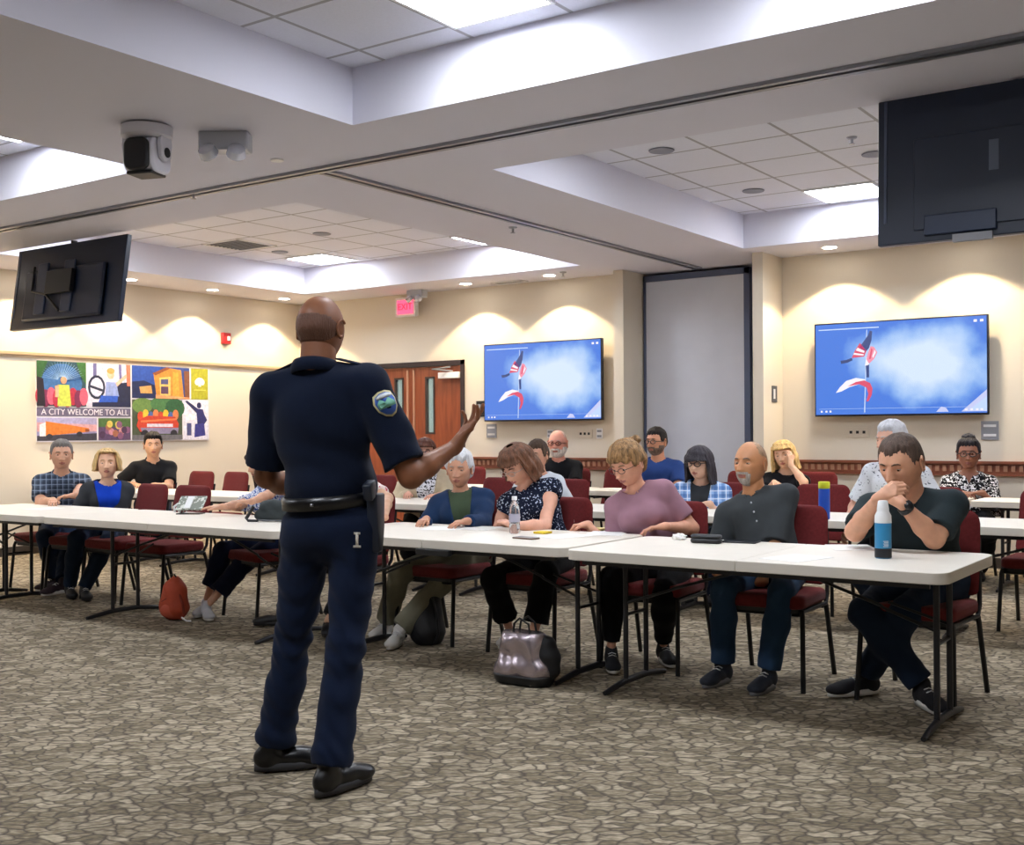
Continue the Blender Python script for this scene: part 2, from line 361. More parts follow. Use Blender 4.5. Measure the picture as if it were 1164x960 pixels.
for (x, y, l) in ((-1.5, 4.535, 'square light panel right of the large one in the near coffer, above the frame'), (-3.43, 1.3, 'square light panel at the camera end of the near coffer, left column'), (-1.5, 1.3, 'square light panel at the camera end of the near coffer, right column'),
                (-10.08, 4.535, 'square light panel in the near left coffer, outer column, outside the frame'), (-7.5, 4.535, 'square light panel in the near left coffer behind its lit inner face'), (-10.08, 1.3, 'square light panel in the near left coffer, camera end, outer column'),
                (-7.5, 1.3, 'square light panel in the near left coffer, camera end, inner column'), (-1.5, 10.3, 'square light panel of the right coffer behind the right hanging television'), (-3.45, 7.12, 'square light panel of the right coffer hidden above its near soffit edge'),
                (-1.5, 7.12, 'square light panel of the right coffer, near end, right column'), (-10.08, 7.12, 'square light panel of the left rear coffer hidden behind the left hanging television'), (-7.5, 7.12, 'square light panel of the left rear coffer hidden above its near soffit edge')):
    troffer(x, y, l)
M_can = mat('can lamp', (1, .95, .85), emit=14, ecol=(1, .93, .82))
def canlight(x, y, label):
    t = thing('downlight', (x, y, H), label, 'downlight', group='round recessed downlights in the soffit')
    MB().lathe([(.085, -.006), (.085, 0), (.07, 0), (.07, -.006)], 24).build('trim_ring', M_white, t)
    MB().lathe([(.068, -.009), (.068, -.004)], 20).build('lamp', M_can, t)
    l = bpy.data.lights.new('downlight_beam', 'SPOT'); l.energy = CAN_W; l.spot_size = math.radians(108); l.spot_blend = .12; l.shadow_soft_size = .05; l.color = (1, .77, .46)
    lo = bpy.data.objects.new('beam', l); COL.objects.link(lo); lo.parent = t; lo.location = (0, 0, -.02)
for (x, y, n) in ((-11.42, 8.49, 'round downlight above the middle of the city poster'), (-11.42, 9.72, 'round downlight in the left soffit, second from the corner'), (-11.42, 10.95, 'round downlight in the left soffit just before the officer\'s head'),
               (-8.52, 11.2, 'round downlight right of the exit sign, left end of the rear soffit'), (-7.29, 11.2, 'round downlight over the right end of the left wall screen'), (-3.94, 11.2, 'round downlight over the left end of the right wall screen'),
               (-11.42, 7.26, 'round downlight of the left soffit hidden behind the hanging television'), (-2.7, 11.2, 'round downlight of the rear soffit hidden behind the right hanging television'),
               (-11.42, 6.0, 'round downlight of the left soffit outside the frame')):
    canlight(x, y, n)

# ------------------------------------------------------------------ wall screens
M_skyv = None
def screen_mat():
    mt, nt, b = base_mat('video sky'); L = nt.links; tc = node(nt, 'ShaderNodeTexCoord')
    # sky picture: blue at the rims, a pale cloud right of the middle
    mp = node(nt, 'ShaderNodeMapping'); mp.inputs['Location'].default_value = (-.22, 0, -.04); mp.inputs['Scale'].default_value = (.8, 0, 1.45); L.new(tc.outputs['Object'], mp.inputs[0])
    n = node(nt, 'ShaderNodeTexNoise', i_Scale=2.2, i_Detail=4.0); L.new(tc.outputs['Object'], n.inputs[0])
    ln = node(nt, 'ShaderNodeVectorMath', operation='LENGTH'); L.new(mp.outputs[0], ln.inputs[0])
    a = node(nt, 'ShaderNodeMath', operation='MULTIPLY_ADD'); a.inputs[1].default_value = .7; L.new(n.outputs[0], a.inputs[0]); L.new(ln.outputs[1], a.inputs[2])
    r = node(nt, 'ShaderNodeValToRGB'); e = r.color_ramp.elements; e[0].position = .6; e[0].color = (*hx('d3e4f8'), 1); e[1].position = 1.0; e[1].color = (*hx('4a7cdc'), 1)
    k = e.new(.8); k.color = (*hx('a3c4f2'), 1); k = e.new(.9); k.color = (*hx('76a2e8'), 1)
    L.new(a.outputs[0], r.inputs[0]); L.new(r.outputs[0], b.inputs['Emission Color']); b.inputs['Emission Strength'].default_value = SCR
    b.inputs['Base Color'].default_value = (.01, .01, .012, 1); b.inputs['Roughness'].default_value = .25
    return mt
M_sky = screen_mat()
def em(name, c, s=SCR): return mat('video '+name, (.01, .01, .01), emit=s, ecol=hx(c))
MV = [em('red', 'd8486a'), em('white', 'f2eef8'), em('navy', '25407f'), em('roof', 'c2c8f0'), em('bar', 'bcd2fa'), em('pole', 'b9cdf2'), em('stripe pink', 'ee8fa8'), em('dark', '2a3e78')]
def tv(xc, zc, label, y=YB):
    W, Hh = 1.70, .955; d = .05; yy = y-.14
    t = thing('television', (xc, yy, zc), label, 'television', group=None)
    MB().bx(-W/2, W/2, 0, d, -Hh/2, Hh/2).build('casing', mat('tv bezel', '0a1022', rough=.35), t, bevel=.006)
    MB().bx(-W/2+.014, W/2-.014, -.003, .001, -Hh/2+.018, Hh/2-.014).build('screen', M_sky, t)
    MB().bx(-.35, .35, d, .138, -.2, .2).build('wall_mount', M_black, t)
    # picture on the screen: pole, two flags, roof corner, player bars
    def pt(u, v): return (-W/2+.014+u*(W-.028), Hh/2-.014-v*(Hh-.032))
    p = MB(); L = 0
    def poly(pts, mi, off=0):
        p.cur = mi; q = [pt(*a) for a in pts]; n = len(q); y0 = -.0042-off*.0006
        vs = [(x, y0, z) for x, z in q]+[(x, -.003, z) for x, z in q]
        p.add(vs, [tuple(range(n-1, -1, -1)), tuple(range(n, 2*n))]+[(k, (k+1) % n, n+(k+1) % n, n+k) for k in range(n)])
    poly([(.315, .08), (.32, .08), (.305, .98), (.298, .98)], 5)
    poly([(.335, .09), (.325, .14), (.3, .2), (.27, .27), (.305, .33), (.33, .28), (.345, .2), (.35, .1)], 2, 1)           # canton
    poly([(.275, .22), (.245, .3), (.225, .38), (.3, .37), (.315, .31), (.29, .25)], 0, 1)
    poly([(.262, .27), (.25, .3), (.3, .33), (.305, .31)], 1, 2); poly([(.24, .325), (.235, .345), (.295, .36), (.3, .345)], 1, 2)
    poly([(.225, .38), (.19, .4), (.155, .405), (.16, .44), (.2, .43), (.23, .405)], 7, 1)
    poly([(.34, .26), (.36, .27), (.38, .33), (.36, .4), (.33, .45), (.315, .4), (.325, .33)], 6, 2)
    poly([(.345, .28), (.352, .3), (.34, .4), (.33, .4)], 0, 3); poly([(.365, .3), (.372, .33), (.355, .39), (.35, .37)], 1, 3)
    poly([(.315, .38), (.345, .4), (.325, .47), (.305, .47)], 1, 1)
    poly([(.31, .47), (.33, .46), (.33, .6), (.315, .6)], 2, 1)
    poly([(.125, .76), (.15, .7), (.19, .63), (.25, .6), (.31, .62), (.27, .67), (.21, .7), (.16, .745)], 1, 1)
    poly([(.2, .69), (.25, .645), (.3, .63), (.335, .66), (.35, .72), (.345, .79), (.325, .86), (.312, .86), (.325, .78), (.315, .71), (.27, .67)], 0, 2)
    poly([(.86, .985), (1, .76), (1, .985)], 3, 1); poly([(.9, .975), (1, .83), (1, .975)], 4, 2)
    poly([(.72, .985), (.735, .955), (.75, .93), (.775, .945), (.79, .985)], 3, 1)
    poly([(.02, .052), (.39, .052), (.39, .064), (.02, .064)], 4)
    poly([(.02, .935), (.98, .935), (.98, .938), (.02, .938)], 4)
    for u in (.03, .06, .085): poly([(u, .955), (u+.012, .955), (u+.012, .975), (u, .975)], 1)
    for u in (.88, .91, .94, .965): poly([(u, .955), (u+.014, .955), (u+.014, .975), (u, .975)], 1, 3)
    for u in (.93, .965): poly([(u, .035), (u+.018, .035), (u+.018, .06), (u, .06)], 1)
    p.build('video_picture', MV, t)
tv(-7.595, 1.945, 'wall television left of the partition recess, showing flags against a blue sky')
tv(-3.35, 1.95, 'wall television on the right wall section, showing flags against a blue sky')

# wall plates
def plate(name, label, cat, pos, w_, h_, mats, normal='y', style='plain'):
    t = thing(name, pos, label, cat, 0 if normal == 'y' else (PI/2))
    MB().bx(-w_/2, w_/2, -.01, 0, -h_/2, h_/2).build('plate', mats[0], t, bevel=.002)
    g = MB()
    if style == 'ports':
        for i in (-1, 0, 1): g.bx(i*w_*.28-.014, i*w_*.28+.014, -.013, -.01, -.014, .014)
    elif style == 'lines':
        for z in (-.25, .25): g.bx(-w_*.36, w_*.36, -.014, -.01, z*h_-.012, z*h_+.012)
    else: g.bx(-w_*.28, w_*.05, -.014, -.01, -h_*.3, h_*.3)
    g.build('insert', mats[1], t)
    return t
plate('access_panel', 'black card reader panel on the wall right of the double door', 'wall panel', (-8.6, YB, 1.63), .13, .2, [M_black, M_grey])
plate('wall_plate', 'framed grey control plate below left of the left television', 'wall plate', (-8.43, YB, 1.35), .15, .17, [M_grey, M_white], style='lines')
plate('wall_plate', 'framed grey control plate low at the right end of the right television', 'wall plate', (-2.52, YB, 1.32), .16, .18, [M_grey, M_white], style='lines')
plate('socket_plate', 'white plate with three dark ports under the right television', 'socket plate', (-3.8, YB, 1.31), .24, .1, [M_wall, M_black], style='ports')
plate('socket_plate', 'white plate with three dark ports under the right half of the left television', 'socket plate', (-7.06, YB, 1.31), .2, .1, [M_wall, M_black], style='ports')
plate('outlet_plate', 'small white outlet plate right of the ports under the left television', 'socket plate', (-6.86, YB, 1.31), .08, .12, [M_white, M_grey], style='lines')
plate('outlet_plate', 'small white outlet plate just left of the bald bearded man under the left television', 'socket plate', (-7.55, YB, 1.31), .09, .1, [M_white, M_grey], style='lines')
plate('thermostat', 'dark framed thermostat on the side of the column right of the recess', 'thermostat', (-4.6, 11.36, 1.715), .13, .17, [mat('thermostat dark', '55565c'), M_white], normal='x')
# exit sign and emergency lamps
ex = thing('exit_sign', (-9.72, YB-.1, 2.98), 'lit red exit sign on the rear wall above the double door', 'exit sign')
MB().bx(-.17, .17, -.035, .035, -.125, .125).build('casing', M_white, ex, bevel=.006)
MB().bx(-.135, .135, -.042, -.035, -.09, .09).build('sign_face', mat('exit red', 'e8405a', emit=1.3, ecol=hx('ee3c58')), ex)
MB().bx(-.05, .05, .035, .1, -.05, .05).build('bracket', M_white, ex)
def text(body, size, mt, parent, loc, rot, name='lettering', ext=.001, align='CENTER'):
    c = bpy.data.curves.new(name, 'FONT'); c.body = body; c.size = size; c.extrude = ext; c.align_x = align; c.align_y = 'CENTER'
    o = bpy.data.objects.new(name, c); COL.objects.link(o)
    bpy.context.view_layer.update()
    dg = bpy.context.evaluated_depsgraph_get(); me = bpy.data.meshes.new_from_object(o.evaluated_get(dg))
    bpy.data.objects.remove(o); me.materials.clear(); me.materials.append(mt)
    n = bpy.data.objects.new(name, me); COL.objects.link(n); n.parent = parent; n.location = loc; n.rotation_euler = rot; return n
text('EXIT', .12, mat('exit letters', '8c1730', emit=.3, ecol=hx('8c1730')), ex, (0, -.0435, 0), (PI/2, 0, 0))
def emerg(pos, label, s=1, rz=0):
    t = thing('emergency_light', pos, label, 'emergency light', rz)
    MB().bx(-.13*s, .13*s, -.06*s, .06*s, -.1*s, 0).build('battery_box', mat('emergency box', 'b9bcc6', rough=.4), t, bevel=.01)
    for q in (-1, 1):
        Mx = Matrix.Translation((q*.075*s, -.075*s, -.115*s)) @ Matrix.Rotation(math.radians(50), 4, 'X') @ Matrix.Rotation(math.radians(15*q), 4, 'Y')
        MB().lathe([(.02*s, .035*s), (.045*s, .02*s), (.052*s, -.02*s), (.048*s, -.026*s), (.01, -.018*s)], 18, M=Mx).build('lamp_head', mat('lamp chrome', 'd5d9e6', rough=.2, metal=.5), t, smooth=True)
    return t
emerg((-9.42, YB-.25, H), 'twin-head emergency light on the soffit above the exit sign', 1.0)
emerg((-5.42, 4.72, H), 'clear twin-head emergency light on the near soffit beside the dome camera', 1.15, math.radians(35))
# fire strobe
st = thing('fire_strobe', (XL, 10.26, 2.6), 'red fire alarm strobe on the left wall', 'fire alarm', PI/2)
MB().bx(-.07, .07, -.045, 0, -.075, .075).build('housing', mat('alarm red', 'b02a30', rough=.4), st, bevel=.008)
MB().bx(0, .045, -.06, -.045, -.03, .03).build('strobe_lens', M_white, st, bevel=.006)
# ptz camera
pc = thing('ceiling_camera', (-5.66, 4.33, H), 'white and black dome camera hanging from the near soffit', 'camera', math.radians(-3))
MB().lathe([(.1, 0), (.15, -.012), (.148, -.07), (.13, -.085)], 32).build('base', mat('camera white', 'd9d9e4', rough=.35), pc, smooth=True)
for sx in (-1, 1):
    MB().prism([(-.05, -.05), (.05, -.05), (.062, -.12), (.05, -.2), (0, -.225), (-.05, -.2), (-.062, -.12)], sx*.118-.014, sx*.118+.014, M=Matrix(((0, 0, 1, 0), (1, 0, 0, 0), (0, 1, 0, 0), (0, 0, 0, 1)))).build('yoke_arm', MATS['camera white'], pc, bevel=.006)
    MB().lathe([(.03, 0), (.03, .004)], 16, M=Matrix.Translation((sx*.133, 0, -.17)) @ Matrix.Rotation(PI/2*sx, 4, 'Y')).build('pivot_cap', M_black, pc)
MB().prism(rrect(.21, .21, .07, 6), -.1, .1, M=Matrix.Translation((0, 0, -.185)) @ Matrix(((0, 0, 1, 0), (1, 0, 0, 0), (0, 1, 0, 0), (0, 0, 0, 1)))).build('head', MATS['camera white'], pc, bevel=.015, smooth=True)
MB().prism(rrect(.16, .19, .05, 6), -.02, .02, M=Matrix.Translation((0, -.108, -.19)) @ Matrix.Rotation(PI/2, 4, 'X')).build('lens_shroud', M_black, pc, bevel=.012)
MB().bx(-.085, .085, -.09, .07, -.302, -.282).build('under_cap', M_black, pc, bevel=.008)
pc.rotation_euler = (0, 0, math.radians(20))

# hanging televisions (seen from the back)
M_tvb = mat('hanging tv back', '0a1a33', rough=.35)
M_tvb2 = mat('hanging tv inset', '1d2c48', rough=.4)
def hang(xa, xb, y, zt, zb, tilt, label, kind):
    xc = (xa+xb)/2; W = xb-xa; hh = zt-zb
    t = thing('hanging_television', (xc, y, (zt+zb)/2), label, 'television'); R = math.radians(tilt)
    Mx = Matrix.Rotation(-R, 4, 'X')
    def put(mbx, name, mt, bev=0): o = mbx.build(name, mt, t, bevel=bev); o.matrix_local = Mx; return o
    put(MB().bx(-W/2, W/2, 0, .05, -hh/2, hh/2), 'casing', M_tvb, .006)
    put(MB().bx(-W/2+.02, W/2-.02, .05, .053, -hh/2+.02, hh/2-.02), 'screen', mat('dark screen', '05060a', rough=.15))
    put(MB().bx(-W*.36, W*.36, -.04 if kind == 2 else -.012, 0, -hh*.42, hh*.2), 'rear_bulge', M_tvb, .02 if kind == 2 else .004)
    put(MB().bx(-W/2+.035, -W/2+.05, -.006, 0, -hh/2+.12, hh/2-.01), 'edge_strip', mat('edge strip', '46506a', rough=.4))
    if kind == 1:
        put(MB().bx(-W*.32, -.08, -.022, -.0, -hh/2+.03, -hh/2+.14), 'port_panel', M_tvb2, .006)
        put(MB().bx(.12, W*.36, -.022, -.0, -hh/2+.03, -hh/2+.16), 'port_panel', M_tvb2, .006)
        put(MB().bx(-.12, -.07, -.016, -.008, -.06, .1), 'label_sticker', mat('grey sticker', '5c6577'))
        put(MB().bx(-.3, -.1, -.03, .0, -hh/2-.02, -hh/2+.02), 'cable_tray', M_grey)
    else:
        for dx in (-.32, .1): put(MB().bx(dx-.08, dx+.08, -.055, -.03, -.28, .22), 'mount_rail', M_tvb2, .01)
        put(MB().tube([(-.5, -.03, .2), (-.45, -.06, -.05), (-.2, -.07, -.1), (0, -.05, -.26)], .012), 'cable', M_black)
    if kind == 2: put(MB().bx(-.2, .2, -.09, -.05, -.1, .12), 'mount_plate', M_black, .004)
    pl = MB().tube([(0, .09, -.1), (0, .09, H-(zt+zb)/2+.02)], .03, 14); pl.build('ceiling_pole', M_black, t)
    MB().bx(-.1, .1, .02, .11, -.12, .1).build('pole_bracket', M_black, t)
    return t
hang(-10.42, -8.72, 6.4, 3.165, 2.37, 8, 'dark television hung from the soffit at the left edge, seen from behind', 2).location.z -= .02
hang(-1.96, -.55, 6.36, 3.165, 2.36, 2, 'dark television hung from the soffit at the right edge, seen from behind', 1).location.z -= .012

# small ceiling fittings
def disc(name, label, cat, x, y, z, r, mt, th=.012, group=None):
    return tag(MB().lathe([(r, -th*.4), (r*.96, -th), (r*.5, -th*1.05)], 22).build(name, mt, None, loc=(x, y, z)), label, cat, group)
M_gr = mat('speaker grille', '8b8d99', rough=.7)
disc('ceiling_speaker', 'round grey ceiling speaker near the front edge of the right coffer', 'speaker', -4.1, 7.9, T, .1, M_gr)
disc('ceiling_speaker', 'round grey ceiling speaker in the corner tile of the right coffer', 'speaker', -4.12, 9.72, T, .1, M_gr)
disc('ceiling_speaker', 'round grey ceiling speaker beside the right hanging television', 'speaker', -2.8, 9.0, T, .1, M_gr)
disc('ceiling_speaker', 'round grey ceiling speaker in the left rear coffer, right of the air vent', 'speaker', -8.8, 9.0, T, .1, M_gr)
disc('ceiling_speaker', 'round grey ceiling speaker in the left rear coffer beside the light panel', 'speaker', -10.08, 9.6, T, .1, M_gr)
def sprinkler(x, y, z, label):
    t = thing('sprinkler', (x, y, z), label, 'sprinkler')
    MB().lathe([(.04, 0), (.035, -.012), (.012, -.016), (.01, -.05)], 14).build('escutcheon', M_alu, t)
    MB().lathe([(.022, -.055), (.022, -.05)], 12).build('deflector', M_alu, t)
sprinkler(-2.78, 8.4, T, 'sprinkler head in the right coffer beside the hanging television')
q = pZ(583, 258, H); sprinkler(q.x, q.y, H, 'dark sprinkler head on the soffit beside the partition track')
q = pZ(640, 309, H); sprinkler(q.x, q.y, H, 'sprinkler head on the rear soffit above the left television')
q = pZ(220, 218, H); sprinkler(q.x, q.y, H, 'sprinkler head on the track soffit below the dome camera')
q = pZ(315, 181, H); disc('smoke_sensor', 'small white sensor disc on the near soffit right of the emergency light', 'sensor', q.x, q.y, H, .045, M_white)
def vent(x, y, z, w_, h_, label):
    t = thing('air_vent', (x, y, z), label, 'air vent')
    fr = MB().bx(-w_/2, w_/2, -h_/2, -h_/2+.03, -.012, -.001).bx(-w_/2, w_/2, h_/2-.03, h_/2, -.012, -.001).bx(-w_/2, -w_/2+.03, -h_/2, h_/2, -.012, -.001).bx(w_/2-.03, w_/2, -h_/2, h_/2, -.012, -.001)
    fr.build('frame', M_white, t); g = MB(); n = 9
    for i in range(n):
        yy = -h_/2+.03+(i+.5)*(h_-.06)/n; g.bx(-w_/2+.03, w_/2-.03, yy-.006, yy+.006, -.01, -.002)
    g.build('louvres', M_grey, t); MB().bx(-w_/2+.03, w_/2-.03, -h_/2+.03, h_/2-.03, -.002, -.0005).build('backing', M_dark, t)
vent(-10.08, 8.97, T, .6, .6, 'square louvred air vent in the left rear coffer')
q = pZ(579, 320, H); vent(q.x, q.y, H, .45, .16, 'small grey air vent on the rear soffit between the two downlights')

# ------------------------------------------------------------------ city poster on the left wall
PY0, PY1, PZ0, PZ1 = 7.51, 9.965, 1.255, 2.18
po = thing('city_poster', (XL, PY0, PZ0), 'wide photo collage poster reading A CITY WELCOME TO ALL on the left wall', 'poster')
PW, PH = PY1-PY0, PZ1-PZ0
MB().bx(0, .02, 0, PW, 0, PH).build('backing_board', mat('poster board', 'e4e2ea', rough=.6), po)
PC = {}
def pm(c): return mat('print '+c, c, rough=.6, noise=.18, nscale=30)
def picture(name, u0, v0, u1, v1, shapes, base):
    """u right, v down in 0..1 of the poster; shapes in 0..1 of the picture"""
    mats = [pm(base)]; mb_ = MB(); order = {base: 0}
    y0, y1 = u0*PW, u1*PW; z1, z0 = PH*(1-v0), PH*(1-v1)
    mb_.bx(.02, .023, y0, y1, z0, z1)
    for i, (c, pts) in enumerate(shapes):
        if c not in order: order[c] = len(mats); mats.append(pm(c))
        mb_.cur = order[c]; q = [(y0+a*(y1-y0), z1-b*(z1-z0)) for a, b in pts]; n = len(q); xx = .0234+.0003*i
        ar = sum(q[k][0]*q[(k+1) % n][1]-q[(k+1) % n][0]*q[k][1] for k in range(n))
        if ar < 0: q = q[::-1]
        vs = [(.0225, a, b) for a, b in q]+[(xx, a, b) for a, b in q]
        mb_.add(vs, [tuple(range(n-1, -1, -1)), tuple(range(n, 2*n))]+[(k, (k+1) % n, n+(k+1) % n, n+k) for k in range(n)])
    return mb_.build(name, mats, po)
def circ(cx, cy, rx, ry, n=14, a0=0, a1=360): return [(cx+rx*math.cos(math.radians(a0+(a1-a0)*k/n)), cy+ry*math.sin(math.radians(a0+(a1-a0)*k/n))) for k in range(n)]
R1 = random.Random(3)
sh = [('3f6ea8', circ(.5, .5, .42, .46)), ('2d5a2f', [(0, 0), (.22, 0), (.1, .35), (0, .5)]), ('3d6f38', [(.8, 0), (1, 0), (1, .5), (.88, .3)])]
for k in range(22):
    a = math.radians(190+160*k/21); sh.append(('a9cdf0', [(.5+.08*math.cos(a-.05), .42+.08*math.sin(a-.05)), (.5+.46*math.cos(a), .42+.42*math.sin(a)), (.5+.08*math.cos(a+.05), .42+.08*math.sin(a+.05))]))
for k in range(9): sh.append((('b8324a', '7a2a50', 'd0607a')[k % 3], circ(.06+.11*k, .78+.05*(k % 2), .09, .2)))
sh += [('241c2a', [(0, .35), (.12, .4), (.16, 1), (0, 1)]), ('d9a27c', circ(.53, .42, .06, .08)), ('c9d45a', [(.42, .52), (.64, .52), (.68, 1), (.4, 1)]), ('e0b08c', [(.36, .55), (.43, .53), (.42, .8), (.35, .8)])]
picture('dancer_picture', 0, 0, .258, .555, sh, '2c4f5c')
picture('driver_picture', .268, 0, .508, .555, [('cfd0ec', [(.1, 0), (.9, 0), (.85, .5), (.1, .5)]), ('6d6aa0', [(.12, 0), (.2, 0), (.2, .6), (.12, .6)]), ('6d6aa0', [(.72, 0), (.78, 0), (.8, .5), (.74, .5)]),
    ('232a45', circ(.2, .55, .2, .28)), ('cfd0ec', circ(.2, .55, .15, .22)), ('232a45', [(.05, .5), (.36, .6), (.36, .66), (.05, .56)]), ('1f2545', [(.68, .45), (1, .4), (1, 1), (.6, 1)]),
    ('8fa0d8', [(.42, .42), (.66, .42), (.72, .75), (.4, .75)]), ('e9b9a0', circ(.53, .23, .09, .12)), ('c99a5a', circ(.53, .16, .09, .07)), ('e9b9a0', [(.64, .44), (.9, .22), (.93, .28), (.68, .52)]),
    ('e87a60', [(.9, 0), (1, 0), (1, .5), (.92, .5)]), ('2b57c0', [(.3, .74), (.7, .74), (.66, 1), (.2, 1)]), ('20254a', [(.1, .9), (1, .88), (1, 1), (.1, 1)])], 'dcd9ee')
picture('evening_building_picture', .518, 0, .872, .43, [('2a4fa8', [(0, 0), (.5, 0), (.4, .6), (0, .7)]), ('1d2a58', [(0, .5), (.2, .45), (.4, .6), (.4, 1), (0, 1)]), ('c98a3a', [(.36, .2), (.6, .02), (.85, .08), (.9, 1), (.42, 1)]),
    ('8a4a22', [(.34, .22), (.6, .0), (.66, .04), (.4, .28)]), ('e8c070', [(.46, .35), (.66, .3), (.66, .9), (.48, .9)]), ('4a4f7c', [(.49, .4), (.62, .38), (.62, .55), (.49, .55)]), ('5a4060', [(.49, .62), (.62, .62), (.62, .85), (.49, .85)]),
    ('e0a040', [(.7, .15), (.8, .16), (.82, 1), (.7, 1)]), ('7a4a30', [(.9, .1), (1, .1), (1, 1), (.92, 1)]), ('d0a060', [(.12, .65), (.32, .6), (.34, .85), (.14, .85)]), ('e8a070', [(.4, .88), (1, .95), (1, 1), (.4, 1)])], '31488f')
lg = picture('logo_panel', .884, 0, .995, .43, [('f4f4ea', circ(.5, .45, .28, .16, 16, 180, 360)+[(.78, .5), (.22, .5)]), ('f4f4ea', circ(.35, .44, .14, .1)), ('f4f4ea', circ(.65, .44, .14, .1)), ('f4f4ea', [(.47, .4), (.53, .4), (.58, .58), (.42, .58)]), ('c9c45a', [(.15, .68), (.85, .68), (.85, .71), (.15, .71)])], 'a9a82c')
bn = picture('banner_panel', 0, .575, .508, .68, [], '6b6480')
text('A CITY WELCOME TO ALL', .098, mat('poster lettering', 'ece8f2'), po, (.0245, .258*PW, PH*(1-.63)), (PI/2, 0, PI/2))
picture('orange_truck_picture', 0, .7, .315, .985, [('a9a4cc', [(0, 0), (1, 0), (1, .3), (0, .25)]), ('d2a0a8', [(0, .2), (1, .3), (1, .6), (0, .6)]), ('d87a30', [(.14, .15), (.86, .45), (.86, .62), (.14, .78)]), ('8a4420', [(.8, .48), (.87, .5), (.87, .6), (.8, .62)]),
    ('3a3a48', [(0, .78), (1, .68), (1, 1), (0, 1)]), ('e8e4ea', [(.04, .3), (.14, .2), (.14, .8), (.04, .8)]), ('2a2a36', circ(.2, .82, .05, .12)), ('2a2a36', circ(.7, .72, .05, .12))], '8f8cba')
sh = [('4a6a3a', [(0, 0), (1, 0), (1, .4), (0, .4)])]
for k in range(16): sh.append((('8a5a80', 'c98a9a', 'd8c060', '4a3050', 'a86a50')[k % 5], circ(R1.uniform(.1, .9), R1.uniform(.25, .85), .09, .16)))
picture('crowd_picture', .325, .7, .508, .985, sh, '5a4468')
sh = [('6a8a4a', circ(.2, .15, .2, .2)), ('4a7a4a', circ(.6, .1, .25, .2)), ('2a5a3a', circ(.85, .2, .2, .25))]
for k in range(8): sh.append((('c84a30', 'e8c040', '4a60a0', 'd88050')[k % 4], circ(.16+.1*k, .42-.05*(k % 2), .06, .13)))
sh += [('c8402c', [(.12, .5), (.3, .4), (.85, .42), (.92, .6), (.9, .8), (.15, .8), (.08, .65)]), ('d8d4e4', [(.28, .6), (.8, .6), (.8, .68), (.28, .68)]), ('8a84a8', [(.15, .7), (.92, .7), (.9, .85), (.2, .85)]), ('e07a4a', [(.16, .52), (.86, .46), (.88, .5), (.16, .57)]), ('24242e', circ(.24, .84, .07, .09)), ('24242e', circ(.82, .84, .07, .09)), ('6a6a72', [(0, .88), (1, .88), (1, 1), (0, 1)])]
picture('parade_car_picture', .518, .45, .825, .985, sh, '44503c')
picture('singer_picture', .835, .45, .995, .985, [('24285a', circ(.62, .12, .09, .08)), ('24285a', [(.05, .02), (.14, .0), (.6, .22), (.55, .34)]), ('2a2c6a', [(.5, .2), (.78, .22), (.9, .5), (.78, .62), (.55, .6)]), ('3a3a88', [(.45, .6), (.82, .58), (.88, .9), (.42, .95)]), ('2a2c6a', [(.8, .3), (.95, .5), (.82, .62), (.78, .5)]), ('4a4e80', [(.12, .58), (.3, .58), (.3, .9), (.12, .9)]), ('f6f4fa', [(.08, .35), (.45, .35), (.45, .5), (.08, .5)])], 'e2e0f2')

